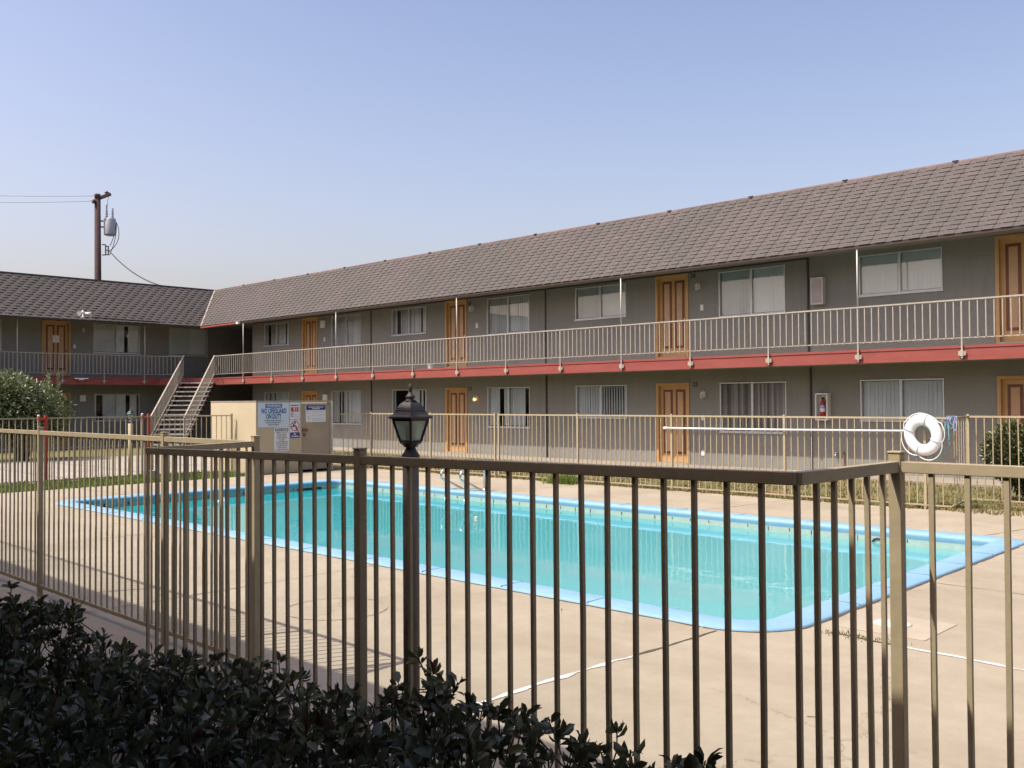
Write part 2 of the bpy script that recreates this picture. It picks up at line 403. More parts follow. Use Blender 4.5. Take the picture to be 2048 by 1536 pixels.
def sheet_with_hole(name, outer, inner, z, mat, parent=None):
    b = bmesh.new()
    es = []
    for loop in (outer, inner):
        vs = [b.verts.new((x, y, z)) for x, y in loop]
        es += [b.edges.new((vs[i], vs[(i+1) % len(vs)])) for i in range(len(vs))]
    bmesh.ops.triangle_fill(b, edges=es, use_beauty=True, use_dissolve=False)
    for f in b.faces:
        if f.normal.z < 0: f.normal_flip()
    me = bpy.data.meshes.new(name); b.to_mesh(me); b.free(); me.materials.append(MATS[mat])
    o = bpy.data.objects.new(name, me); COL.objects.link(o); W[o] = Vector((0,0,0))
    return o
def rrect(x0, y0, x1, y1, r, n=8):
    pts = []
    R4 = r if isinstance(r, (list, tuple)) else [r]*4
    for k, (sx_, sy_, a) in enumerate(((x1, y1, 0), (x0, y1, 90), (x0, y0, 180), (x1, y0, 270))):
        r = R4[k]; cx = sx_-r if sx_ == x1 else sx_+r; cy = sy_-r if sy_ == y1 else sy_+r
        for i in range(n+1):
            t = R(a+90*i/n); pts.append((cx+r*math.cos(t), cy+r*math.sin(t)))
    return pts

# ================================================================== SETTING
PX0, PY0, PX1, PY1 = -17.05, 6.03, -3.28, 12.22
pool_out = rrect(PX0, PY0, PX1, PY1, (.36, .5, .62, .58))
hole_big = [(PX0-.3, PY0-.3), (PX1+.3, PY0-.3), (PX1+.3, PY1+.3), (PX0-.3, PY1+.3)]
o = sheet_with_hole('ground', [(-900, -900), (900, -900), (900, 900), (-900, 900)], hole_big, -0.03, 'soil'); tag(o, kind='structure')
o = sheet_with_hole('pool_deck', [(-19.4, 2.25), (9, 2.25), (9, 15.3), (-4.9, 15.3), (-5.3, 14.68), (-19.4, 14.75)], pool_out, 0.0, 'deck'); tag(o, kind='structure')

# coping: rounded edge ring
def ring(mb, loops, m=0, smooth=True):
    n = len(loops[0]); vs = [p for L in loops for p in L]; fs = []
    for i in range(len(loops)-1):
        for k in range(n): fs.append((i*n+k, i*n+(k+1) % n, (i+1)*n+(k+1) % n, (i+1)*n+k))
    mb.add(vs, fs, m, smooth)
def rl(off, z): return [(x, y, z) for x, y in rrect(PX0+off, PY0+off, PX1-off, PY1-off, [max(q_-off, 0.10) for q_ in (.36, .5, .62, .58)])]
pool = thing('swimming_pool', (-10.2, 9.1, 0), 'long rectangular pool with light blue painted edge and turquoise water', 'swimming pool')
mb = MB(); ring(mb, [rl(0, -0.03), rl(0, 0.012), rl(0.02, 0.022), rl(0.27, 0.026), rl(0.31, 0.012), rl(0.325, -0.02), rl(0.30, -0.06), rl(0.30, -0.075)])
flat('coping_joint', (0.12, 0.22, 0.30), 0.9)
for k in range(1, 12):
    x = PX0+.6+k*(PX1-PX0-1.2)/12+random.uniform(-.06, .06)
    for y0_, y1_ in ((PY0+.004, PY0+.29), (PY1-.29, PY1-.004)):
        mb.box(x-.0025, y0_, .012, x+.0025, y1_, .0275, 1)
for k in range(1, 6):
    y = PY0+.6+k*(PY1-PY0-1.2)/6
    for x0_, x1_ in ((PX0+.004, PX0+.29), (PX1-.29, PX1-.004)): mb.box(x0_, y-.0025, .012, x1_, y+.0025, .0275, 1)
mb.build('coping', ['coping', 'coping_joint'], pool)
mb = MB(); ring(mb, [rl(0.30, -0.075), rl(0.302, -0.26)], 0, False)
# grout and dark waterline marks
gx = PX0+0.9
def tmark(x, y, d, w=0.012, h=0.13):
    if d == 'x': mb.box(x-w/2, y-0.004, -0.078-h, x+w/2, y+0.004, -0.078, 1)
    else: mb.box(x-0.004, y-w/2, -0.078-h, x+0.004, y+w/2, -0.078, 1)
while gx < PX1-0.9:
    tmark(gx, PY1-0.304, 'x', random.choice((0.005, 0.008, 0.010)), random.uniform(0.03, 0.075)); gx += 0.32
gy = PY0+0.9
while gy < PY1-0.9:
    tmark(PX0+0.304, gy, 'y', random.choice((0.008, 0.015, 0.03)), random.uniform(0.04, 0.075)); gy += random.uniform(0.12, 0.3)
mb.build('tile_band', ['tile', 'joint_dark'], pool, recalc=False)
# basin
def floor_z(x): # deep on the left
    t = (x-PX0)/(PX1-PX0)
    return -2.5 if t < 0.18 else (-2.5+(t-0.18)/0.42*1.2 if t < 0.6 else -1.3+(t-0.6)/0.4*0.3)
mb = MB()
L0 = rl(0.302, -0.26); n = len(L0)
L1 = [(x, y, floor_z(x)) for x, y, z in L0]
ring(mb, [L0, L1], 0, False)
xs = [PX0+0.3+i*(PX1-PX0-0.6)/24 for i in range(25)]
for i in range(24):
    a, b_ = xs[i], xs[i+1]
    mb.quad((a, PY0+.3, floor_z(a)), (b_, PY0+.3, floor_z(b_)), (b_, PY1-.3, floor_z(b_)), (a, PY1-.3, floor_z(a)))
# steps in the far right corner
for k, (r_, z_) in enumerate(((1.0, -0.45), (1.5, -0.72), (2.0, -1.0))):
    mb.box(PX1-0.31-r_, PY1-0.31-r_*0.8, -1.15, PX1-0.31, PY1-0.31, z_)
mb.build('basin', 'plaster', pool, recalc=False)
mb = MB(); mb.box(PX0+0.3045, 10.9, -0.21, PX0+0.31, 11.5, -0.10, 0)
mb.build('skimmer_opening', 'black', pool)
mb = MB(); mb.tube([(-5.0+0.07*math.cos(a), PY1-0.31, -0.15+0.05*math.sin(a)) for a in [i*math.pi/8 for i in range(16)]], 0.012, 6, closed=True)
mb.build('return_fitting', 'black', pool)
mb = MB()
Lt = [(x, y, -0.150) for x, y, z in rl(0.303, 0)]
mb.v = Lt; mb.f = [list(range(len(Lt)))]; mb.m = [0]; mb.sm = [False]; mb.tone = [0]
tag(mb.build('pool_water', 'water', recalc=False), kind='structure')

# expansion joints, cracks and lids in the deck (thin sheets)
def strip(mb, pts, w, m=0, jit=0.0, z=0.004):
    L = []
    P = []
    for a, b_ in zip(pts[:-1], pts[1:]):
        d = Vector(b_)-Vector(a); N = max(1, int(d.length/0.12))
        P += [Vector(a)+d*i/N for i in range(N)]
    P.append(Vector(pts[-1]))
    for i, p in enumerate(P):
        d = (P[min(i+1, len(P)-1)]-P[max(i-1, 0)]).normalized(); s = Vector((-d.y, d.x))
        ww = w*(1+random.uniform(-1, 1)*jit)/2; off = random.uniform(-1, 1)*jit*w*0.5
        a = p+s*(ww+off); c = p-s*(ww-off); L.append((a, c))
    for (a, b1), (c, d1) in zip(L[:-1], L[1:]):
        mb.quad((a.x, a.y, z), (b1.x, b1.y, z), (d1.x, d1.y, z), (c.x, c.y, z), m)
mb = MB()
strip(mb, [(-3.72, 6.0), (-3.76, 5.1)], 0.022, 1, 0.6); strip(mb, [(-3.76, 5.1), (-3.8, 4.5), (-3.84, 2.3)], 0.035, 0, 0.7)
strip(mb, [(-3.09, 6.52), (-2.62, 6.47)], 0.018, 1, 0.9); strip(mb, [(-2.62, 6.47), (-2.2, 6.45), (-1.6, 6.4), (6, 6.2)], 0.032, 0, 0.7)
for a, b_, w in (((-7.8, 3.9), (-7.8, 6.0), .012), ((-7.8, 2.3), (-7.8, 3.9), .010), ((-11.8, 2.3), (-11.9, 6.0), .008), ((-15.4, 2.3), (-15.4, 6.0), .008),
                 ((-7.9, 12.25), (-7.6, 14.65), .010), ((-3.9, 12.1), (-3.3, 15.0), .012), ((-12.2, 12.25), (-12.2, 14.7), .01),
                 ((-3.25, 8.9), (1.5, 8.7), .010), ((-19.4, 7.5), (-17.1, 7.5), .01), ((-19.4, 10.5), (-17.1, 10.5), .01)):
    strip(mb, [a, b_], w, 1, 0.5)
for k in range(26):   # little twigs and dark specks lying on the deck
    x = random.uniform(-12, 0); y = random.choice((random.uniform(3.6, 5.8), random.uniform(12.5, 14.2), random.uniform(5, 8) if x > -2.6 else random.uniform(4, 5.8)))
    a = random.uniform(0, 6.28); l = random.uniform(0.02, 0.09)
    strip(mb, [(x, y), (x+l*math.cos(a), y+l*math.sin(a))], 0.008, 1, 0.5)
strip(mb, pool_out[9*3+0:9*3+9]+[pool_out[0]] if False else [(PX0+.6, PY0-0.006), (PX1-.6, PY0-0.006)], 0.022, 1, 0.5)
strip(mb, [(PX1+0.006, PY0+.6), (PX1+0.006, PY1-.6)], 0.022, 1, 0.5)
strip(mb, [(PX1-.58+.588*math.cos(R(a)), PY0+.58+.588*math.sin(R(a))) for a in range(270, 361, 10)], 0.018, 1, 0.5)
o = mb.build('deck_joints', ['joint_white', 'joint_dark'], recalc=False); tag(o, kind='structure')
mb = MB()
mb.add([(-6.42+0.42*math.cos(a*math.pi/24), 4.55+0.42*math.sin(a*math.pi/24), 0.005) for a in range(48)]+[(-6.42+0.405*math.cos(a*math.pi/24), 4.55+0.405*math.sin(a*math.pi/24), 0.005) for a in range(48)],
       [(k, (k+1) % 48, 48+(k+1) % 48, 48+k) for k in range(48)])
flat('stain', (0.345, 0.292, 0.205), 0.9)
tag(mb.build('ring_stain', 'stain', recalc=False), kind='structure')
lid = thing('skimmer_lid', (-3.0, 7.06, 0), 'round pale plastic lid set in the deck near the pool corner', 'lid')
mb = MB(); mb.lathe(-2.86, 7.06, [(0.135, 0.001), (0.135, 0.010), (0.125, 0.013), (0.0, 0.014)], 28); mb.build('cover', 'lid', lid)
mb = MB(); mb.box(-3.15, 6.72, 0.001, -2.5, 7.36, 0.0045); flat('patch', (0.38, 0.3192, 0.2394), 0.9, 0, 0.08, 3); mb.build('patch', 'patch', lid)

# grass strip, paths and lawn
mb = MB(); mb.box(-21.35, -10, -0.025, -19.4, 11.65, -0.012); o = mb.build('grass_verge', 'grass'); tag(o, kind='structure')
mb = MB(); mb.box(-30.0, -12, -0.028, -21.35, 16.4, -0.006)
o = mb.build('courtyard_path', 'pale_concrete'); tag(o, kind='structure')
mb = MB()
for y in range(-10, 17, 2): strip(mb, [(-29.9, y+.3), (-21.4, y+.3)], 0.02, 0, 0.2, 0.0)
for x in (-24.2, -27.1): strip(mb, [(x, -10), (x, 16.3)], 0.02, 0, 0.2, 0.0)
tag(mb.build('path_joints', 'joint_dark', recalc=False), kind='structure')
mb = MB(); mb.box(-36.0, -12, -0.028, -30.0, 18.9, -0.016); mb.box(-30, 16.4, -0.028, -21.35, 18.9, -0.016)
mb.box(-21.35, 14.75, -0.028, 9, 19.15, -0.010); mb.box(-21.35, 13.82, -0.028, -19.62, 14.75, -0.010)
o = mb.build('lawn', 'lawn'); tag(o, kind='structure')
mb = MB(); mb.box(-38.33, 19.15, -0.02, 9, 20.5, 0.03); mb.box(-38.33, -12, -0.02, -36.6, 19.15, 0.026)
flat('walk_concrete', (0.288, 0.248, 0.192), 0.9, 0, 0.14, 2, 0.3, 30); o = mb.build('walkway', 'walk_concrete'); tag(o, kind='structure')
mb = MB(); mb.box(-30, 0.2, -0.025, 9, 2.25, -0.008); o = mb.build('planting_bed', 'soil'); tag(o, kind='structure')
mb = MB(); mb.box(-40, -3, -0.02, 9, 0.2, 0.02); tag(mb.build('footpath', 'soil'), kind='structure')

def blades(name, n, area, h, mat, clump=0.5, parent=None, wmax=0.012, seed=1):
    rng = random.Random(seed); mb = MB()
    cl = [area(rng) for _ in range(max(3, int(n/14)))]
    for i in range(n):
        x, y = rng.choice(cl) if rng.random() < clump else area(rng)
        x += rng.gauss(0, 0.05); y += rng.gauss(0, 0.05)
        a = rng.uniform(0, 6.28); hh = rng.uniform(*h); w = rng.uniform(0.5, 1)*wmax; ln = rng.uniform(0.1, 0.8)*hh
        dx, dy = math.cos(a), math.sin(a)
        mb.add([(x-dy*w, y+dx*w, -0.015), (x+dy*w, y-dx*w, -0.015), (x+dx*ln*.4+dy*w*.7, y+dy*ln*.4-dx*w*.7, hh*.6), (x+dx*ln, y+dy*ln, hh)],
               [(0, 1, 2), (0, 2, 3)], 0, False, rng.random())
    o = mb.build(name, mat, parent, recalc=False, tone=True); return tag(o, kind='stuff')
tag(blades('verge_grass', 9000, lambda r: (r.uniform(-21.3, -19.45), r.uniform(3.5, 11.5)), (0.02, 0.10), 'blade', 0.7, seed=2), 'green weedy grass strip between deck and left fence', 'grass')
tag(blades('lawn_grass', 16000, lambda r: (r.uniform(-20, -2), r.uniform(14.78, 19.1)), (0.015, 0.05), 'dry_blade', 0.3, seed=3), 'patchy dry lawn behind the far pool fence', 'grass')
tag(blades('far_lawn_grass', 6000, lambda r: (r.uniform(-35.5, -22), r.uniform(16.5, 18.8)), (0.02, 0.06), 'blade', 0.4, seed=4), 'small green lawn before the stairs', 'grass')
tag(blades('edge_weeds', 3500, lambda r: (r.uniform(-19, -4), 14.72+r.gauss(0, 0.06)), (0.02, 0.07), 'dry_blade', 0.6, seed=5), 'weeds along the far deck edge under the fence', 'weeds')
tag(blades('weed_tuft', 500, lambda r: (-12.6+r.gauss(0, .18), 14.5+r.gauss(0, .1)), (0.08, 0.2), 'blade', 0.0, seed=6), 'taller green tuft of weed at the far deck edge', 'weeds')
tag(blades('joint_weeds', 160, lambda r: (r.uniform(-3.1, -2.6), 6.5+r.gauss(0, .02)), (0.01, 0.03), 'dry_blade', 0.5, wmax=0.005, seed=8), 'tiny dry weeds in the deck joint by the pool corner', 'weeds')
tag(blades('leaf_litter', 1500, lambda r: (r.uniform(-6.2, -3.2), 15.3+r.gauss(0, .16)), (0.01, 0.05), 'dry_blade', 0.5, seed=9), 'straw coloured litter at the foot of the right bush', 'litter')

# ================================================================== APARTMENT BUILDING
D, D1 = 20.45, 19.2
LX, LX1 = -38.33, -37.0
bld = thing('apartment_building', (-20, 20.45, 0), 'two storey olive stucco apartment building with mansard shingle roof and red edged balcony', 'building')
TL = lambda u, d, z: (u, D-d, z)          # long wing: u = x, d = out of the wall
TS = lambda u, d, z: (LX+d, u, z)         # side wing: u = y
ops = []
def wall_sheet(T, u0, u1, z0, z1, holes, name='wall'):
    mb = MB(T)
    us = sorted({u0, u1, *[h[0] for h in holes], *[h[1] for h in holes]}); zs = sorted({z0, z1, *[h[2] for h in holes], *[h[3] for h in holes]})
    for a, b_ in zip(us[:-1], us[1:]):
        for c, d in zip(zs[:-1], zs[1:]):
            cu, cz = (a+b_)/2, (c+d)/2
            if any(h[0] < cu < h[1] and h[2] < cz < h[3] for h in holes): continue
            mb.quad((a, 0, c), (b_, 0, c), (b_, 0, d), (a, 0, d))
    for a, b_, c, d in holes:
        mb.quad((a, 0, c), (a, -.16, c), (a, -.16, d), (a, 0, d)); mb.quad((b_, 0, c), (b_, -.16, c), (b_, -.16, d), (b_, 0, d))
        mb.quad((a, 0, c), (b_, 0, c), (b_, -.16, c), (a, -.16, c)); mb.quad((a, 0, d), (b_, 0, d), (b_, -.16, d), (a, -.16, d))
    return mb
BIGU, SMLU, BIGL, SMLL = (3.75, 4.88), (3.98, 4.88), (0.89, 2.11), (1.21, 2.11)
# long wing units
doorsU, winsU = [], []
for x in (-31.03, -22.75, -14.44, -6.10, 2.2):
    doorsU.append((x, x+1.02))
holesL = []
wins = []   # (u0,u1,z0,z1,style)
styU = {-29.08: 'screen', -20.8: 'sheer', -12.52: 'shut', -4.2: 'shut'}
for x in (-29.08, -20.8, -12.52, -4.2):
    wins.append((x, x+1.80, *BIGU, {-29.08: 'half', -20.8: 'shut', -12.52: 'shut', -4.2: 'shut'}[x]))
    wins.append((x, x+1.80, *BIGL, {-29.08: 'half', -20.8: 'panels', -12.52: 'curtain', -4.2: 'shut'}[x]))
for x in (-33.76, -25.5, -17.21, -8.93):
    wins.append((x, x+1.80, *SMLU, {-33.76: 'parted', -25.5: 'parted', -17.21: 'shut', -8.93: 'shutall'}[x]))
    wins.append((x, x+1.80, *SMLL, {-33.76: 'half', -25.5: 'gaps', -17.21: 'slats', -8.93: 'shutall'}[x]))
doors = [(a, b_, 2.78, 4.96) for a, b_ in doorsU]+[(a, b_, 0.03, 2.13) for a, b_ in doorsU]
mb = wall_sheet(TL, -34.7, 4.0, 0, 5.02, [w[:4] for w in wins]+doors); mb.build('wall', 'stucco', bld, recalc=False)
winsS = [(15.42, 17.33, 3.75, 4.92, 'half2'), (18.6, 20.38, 3.75, 4.92, 'half3'), (15.46, 17.31, 0.99, 2.08, 'gaps2'), (10.2, 12.0, 3.75, 4.88, 'shut'), (2.0, 3.8, 3.75, 4.88, 'shut')]
doorsS = [(13.45, 14.52, 2.78, 4.95), (5.2, 6.2, 2.78, 4.95), (13.45, 14.52, 0.03, 2.13)]
mb = wall_sheet(TS, -6, 23.5, 0, 5.02, [w[:4] for w in winsS]+doorsS); mb.build('wall', 'stucco', bld, recalc=False)
# recess behind the corner, side wall and the dark interior shell
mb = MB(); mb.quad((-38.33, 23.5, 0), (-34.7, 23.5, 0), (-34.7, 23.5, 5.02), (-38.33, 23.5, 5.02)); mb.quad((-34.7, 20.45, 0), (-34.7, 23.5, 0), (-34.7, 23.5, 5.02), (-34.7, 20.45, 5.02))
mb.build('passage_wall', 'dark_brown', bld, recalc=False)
mb = MB(); mb.box(-34.69, 22.6, 0.001, 4.0, 22.7, 5.0); mb.box(-41.0, -6, 0.001, -40.9, 23.4, 5.0)
for z in (2.45, 5.0): mb.box(-34.68, 20.62, z, 3.99, 22.6, z+0.08); mb.box(-40.9, -5.9, z, -38.5, 23.3, z+0.08)
for x in (-26.68, -18.35, -10.12, -1.8, -33.0, -29.6, -21.5, -13.2, -6.3): mb.box(x-.05, 20.62, 0.002, x+.05, 22.6, 5.0)
mb.build('interior', 'room', bld)
mb = MB(); mb.box(4.0, 20.45, 0, 4.1, 30, 6.6); mb.box(-48, -6.1, 0, -38.33, -6.0, 5.02); mb.box(-48, 29.9, 0, 4, 30, 6.5); mb.box(-48, -6, 0, -47.9, 29.9, 6.5)
mb.build('rear_wall', 'stucco', bld)

def make_window(T, u0, u1, z0, z1, style, seed):
    rg = random.Random(seed); um = (u0+u1)/2
    loc = Vector(T(um, 0, z0))
    f = MB(T); a = 0.028
    f.box(u0, -.10, z0, u0+a, .018, z1); f.box(u1-a, -.10, z0, u1, .018, z1); f.box(u0+a, -.10, z1-a, u1-a, .018, z1); f.box(u0+a, -.10, z0, u1-a, .018, z0+a)
    f.box(um-.022, -.09, z0+a, um+.022, .008, z1-a)
    # inner sash of the sliding half
    f.box(um-.05, -.05, z0+a, um-.024, -.012, z1-a, 1)
    f.box(u0-.02, .003, z0-.03, u1+.02, .03, z0-.001, 0)
    w = f.build('window', ['alu', 'alu'], bld, loc)
    g = MB(T); g.quad((u0+a, -.03, z0+a), (um-.022, -.03, z0+a), (um-.022, -.03, z1-a), (u0+a, -.03, z1-a)); g.build('pane', 'screen_glass' if style not in ('panels', 'shutall', 'slats') else 'glass', w, recalc=False)
    g = MB(T); g.quad((um+.022, -.022, z0+a), (u1-a, -.022, z0+a), (u1-a, -.022, z1-a), (um+.022, -.022, z1-a)); g.build('pane', 'glass', w, recalc=False)
    b = MB(T); sw = 0.09; n = int((u1-u0)/sw)
    for k in range(n):
        c = u0+(k+.5)*(u1-u0)/n; fr = (k+.5)/n
        ang = rg.uniform(0.05, 0.25); tone = 0
        if style == 'parted' and not (fr < .12 or fr > .3): pass
        if style == 'parted' and .12 < fr < .2: continue
        if style == 'parted' and .80 < fr < .86: continue
        if style == 'gaps' and (fr < .52 and rg.random() < .9 and fr > .04 or fr > .7 and k % 2): continue
        if style == 'slats' and fr > .2: ang = rg.uniform(.2, .45)
        if style == 'panels' and (.26 < fr < .34 or .86 < fr < .93): continue
        if style == 'half' and fr < .5 and rg.random() < .2: ang = .7
        if style == 'gaps2' and (.03 < fr < .2 or .72 < fr < .8 or .93 < fr): continue
        if style == 'half2' and (.68 < fr < .75): continue
        if style == 'curtain': ang = .35 if k % 2 else -.35
        hw = 0.052 if style != 'curtain' else .062
        if style == 'slats' and fr > .5: hw = .034
        dx, dy = hw*math.cos(ang), hw*math.sin(ang)
        zt, zb = z1-.04, z0+.05
        b.quad((c-dx, -.085-dy, zb), (c+dx, -.085+dy, zb), (c+dx, -.085+dy, zt), (c-dx, -.085-dy, zt))
    b.box(u0+.04, -.16, z1-.045, u1-.04, -.09, z1-.03)
    b.build('blind', 'curtain' if style == 'curtain' else 'blind', w, recalc=False)
    return w
for i, (u0, u1, z0, z1, st) in enumerate(wins): make_window(TL, u0, u1, z0, z1, st, i)
for i, (u0, u1, z0, z1, st) in enumerate(winsS): make_window(TS, u0, u1, z0, z1, st, 50+i)

def make_door(T, u0, u1, z0, z1, paper=False):
    loc = Vector(T((u0+u1)/2, 0, z0))
    l = MB(T); ja = 0.07
    l.box(u0+ja, -.12, z0+.04, u1-ja, -.07, z1-ja, 0)
    w = (u1-u0-2*ja); pz0, pz1 = z0+.26, z1-ja-.10
    for c in (u0+ja+w*.28, u0+ja+w*.72):
        hw = w*.165
        l.box(c-hw, -.071, pz0, c+hw, -.060, pz1, 1)
        l.box(c-hw+.062, -.062, pz0+.062, c+hw-.062, -.055, pz1-.062, 2)
    d = l.build('door', ['pine', 'moulding', 'pine_panel'], bld, loc)
    f = MB(T)
    f.box(u0, -.14, z0, u0+ja, .025, z1); f.box(u1-ja, -.14, z0, u1, .025, z1); f.box(u0+ja, -.14, z1-ja, u1-ja, .025, z1)
    f.build('door_frame', 'pine', d)
    t = MB(T); t.box(u0+ja, -.13, z0, u1-ja, .05, z0+.035); t.build('threshold', 'pale_concrete', d)
    k = MB(T); kc = T(u1-ja-.06, -.03, z0+1.0); k.tube([T(u1-ja-.06, -.06, z0+1.0), T(u1-ja-.06, -.02, z0+1.0), T(u1-ja-.06, 0.0, z0+1.0)], [.012, .03, .012], 10) if False else None
    k = MB(); a = Vector(T(u1-ja-.06, -.07, z0+1.0)); b_ = Vector(T(u1-ja-.06, 0.0, z0+1.0))
    k.tube([a, a.lerp(b_, .35), a.lerp(b_, .5), a.lerp(b_, .8), b_], [.03, .012, .026, .03, .012], 10); k.build('door_knob', 'knob', d)
    if paper:
        q = MB(T); q.box(u0+.42, -.052, z0+1.32, u0+.66, -.05, z0+1.60, 0)
        for r_ in range(6): q.box(u0+.45+(.05 if r_ % 3 == 0 else 0), -.0505, z0+1.36+r_*.035, u0+.62, -.0495, z0+1.37+r_*.035, 1)
        q.build('notice', ['white_paint', 'sign_grey'], d)
    return d
for a, b_, c, d_ in doors: make_door(TL, a, b_, c, d_)
for i, (a, b_, c, d_) in enumerate(doorsS): make_door(TS, a, b_, c, d_, i == 0)

# roof ---------------------------------------------------------------
EY, EZ, RY, RZ = 19.08, 4.89, 20.45, 6.60
EXs, RXs = -36.5, -37.87
def roof_plane(kind, mb):
    rise = RZ-EZ; run = RY-EY; sl_ = math.hypot(rise, run)
    rows = 17; nz, nr = run/sl_, -rise/sl_      # outward normal (horizontal part nr toward viewer, z part nz)
    def P(u, t, off):                    # t along the slope 0..1, off outward
        h = run*t; z = EZ+rise*t+off*nz
        if kind == 'L': return (u, EY+h-off*rise/sl_, z)
        return (EXs-h+off*rise/sl_, u, z)
    for k in range(rows):
        t0, t1 = k/rows, (k+1)/rows
        if kind == 'L': ua, ub = EXs-run*(t0+t1)/2, 4.2
        else: ua, ub = -6.2, EY+run*(t0+t1)/2
        rg = random.Random(k*7+(3 if kind == 'L' else 5))
        per = 0.34; off0 = (k*0.115) % per
        u = ua-per+off0
        # base course
        bs = 0.004; bl = 0.007
        u1 = ua
        while u1 < ub:
            u2 = min(u1+2.0, ub)
            mb.quad(P(u1, t0, bl), P(u2, t0, bl), P(u2, t1, 0), P(u1, t1, 0), 0, rg.uniform(.25, .6))
            mb.quad(P(u1, t0, -.002), P(u2, t0, -.002), P(u2, t0, bl), P(u1, t0, bl), 1)
            u1 = u2
        while u < ub:
            j = rg.uniform(-.012, .012); a = max(u+j, ua); b_ = min(u+j+0.205+rg.uniform(-.015, .015), ub)
            if b_-a > 0.02:
                tn = rg.uniform(.1, .9) if rg.random() < .35 else rg.uniform(.35, .6); lo, hi = .021, .0065; te = t1+0.0005
                v = [P(a, t0-.0015, lo), P(b_, t0-.0015, lo), P(b_, te, hi), P(a, te, hi), P(a, t0-.0015, .001), P(b_, t0-.0015, .001), P(b_, te, .0005), P(a, te, .0005)]
                mb.add(v, [(0, 1, 2, 3)], 0, False, tn); mb.add(v, [(4, 5, 1, 0)], 1); mb.add(v, [(7, 4, 0, 3), (5, 6, 2, 1)], 0, False, tn*.6)
            u += per
for kind in 'LS':
    mb = MB(); roof_plane(kind, mb)
    r_ = mb.build('roof', ['shingle', 'tar'], bld, recalc=False, tone=True)
    mb = MB()
    if kind == 'L':
        mb.box(RXs-.05, RY-.012, RZ-.005, 4.2, RY+.14, RZ+.032); mb.build('ridge_cap', 'copper', r_)
        mb = MB()
        x = -35.4
        while x < 4: mb.box(x-.06, RY-.03, RZ+.033, x+.06, RY+.03, RZ+.045); mb.box(x-.015, RY-.03, RZ-.005, x+.03, RY, RZ+.04); x += 2.38
        mb.build('cap_clip', 'black', r_)
        mb = MB(); mb.bar((EXs+.04, EY+.0, EZ+.015), (RXs+.04, RY, RZ+.02), .05, .02); mb.build('valley_flashing', 'flashing', r_)
        mb = MB(); mb.bar((EXs-.05, EY+.04, EZ+.02), (RXs-.04, RY+.0, RZ+.02), .03, .025); mb.build('valley_flashing', 'copper', r_)
    else:
        mb.box(RXs-.14, -6.2, RZ-.005, RXs+.02, RY+.02, RZ+.05); mb.build('ridge_cap', 'ridge_dark', r_)
mb = MB(); mb.box(-48, RY+.1, RZ-.2, 4.2, 30, RZ-.02); mb.box(-48, -6.2, RZ-.2, RXs-.1, RY+.1, RZ-.02); mb.build('flat_roof', 'tar', bld)
# soffit and fascia
mb = MB()
mb.quad((EXs, EY+.02, EZ-.02), (4.2, EY+.02, EZ-.02), (4.2, D, 4.99), (LX, D, 4.99))
mb.quad((EXs-.02, -6.2, EZ-.02), (EXs-.02, EY, EZ-.02), (LX, D, 4.99), (LX, -6.2, 4.99))
mb.quad((LX, D, 4.99), (-34.6, D, 4.99), (-34.6, 23.6, 4.99), (LX, 23.6, 4.99))
mb.build('soffit', 'soffit', bld, recalc=False)
mb = MB(); mb.bar((EXs, EY+.02, EZ-.03), (4.2, EY+.02, EZ-.03), .03, .05); mb.bar((EXs-.02, -6.2, EZ-.03), (EXs-.02, EY, EZ-.03), .03, .05)
mb.build('eave_board', 'dark_brown', bld)
mb = MB(); mb.bar((EXs+.1, EY-.03, EZ-.06), (-33.4, EY-.03, EZ-.05), .04, .07); g_ = mb.build('gutter', 'red_paint', bld)
mb = MB(); mb.box(-33.45, EY-.10, EZ-.10, -33.3, EY+.0, EZ-.01); mb.build('gutter_end', 'white_paint', g_)
mb = MB()   # torn, lifted shingle strip over the side wing eave
mb.bar((EXs+.05, 14.6, EZ+.10), (EXs+.05, 17.3, EZ+.07), .10, .035); mb.build('lifted_edge', 'tar', bld)
# conduits
mb = MB(TL); r_ = .018
mb.box(-34.6, .003, 4.945, -10.14, .035, 4.975)
for x in (-26.68, -18.35): mb.box(x-.014, .003, 2.72, x+.014, .03, 4.945)
mb.box(-10.16, .003, 2.72, -10.12, .035, 4.975)
for x in (-26.66, -18.33, -10.10): mb.box(x-.018, .003, 0.04, x+.018, .038, 2.42)
mb.build('conduit', 'conduit', bld)
# balcony slab with cut corner
poly = [(LX, -6), (LX1, -6), (LX1, 17.55), (-35.35, D1), (4, D1), (4, D), (-34.7, D), (-34.7, 23.5), (LX, 23.5)]
mb = MB(); n = len(poly)
mb.add([(x, y, 2.45) for x, y in poly]+[(x, y, 2.71) for x, y in poly], [tuple(range(n))[::-1], tuple(range(n, 2*n))]+[(k, (k+1) % n, n+(k+1) % n, n+k) for k in range(n)])
sb = mb.build('balcony', 'soffit', bld)
mb = MB()
mb.box(-35.33, D1-.035, 2.43, 4, D1-.002, 2.66); mb.box(-35.33, D1-.050, 2.664, 4, D1-.002, 2.715)
mb.box(LX1+.002, -6, 2.43, LX1+.035, 17.52, 2.66); mb.box(LX1+.002, -6, 2.664, LX1+.05, 17.52, 2.715)
mb.bar((LX1+.03, 17.53, 2.57), (-35.33, D1-.03, 2.57), .035, .28)
mb.build('fascia', 'red_paint', sb)
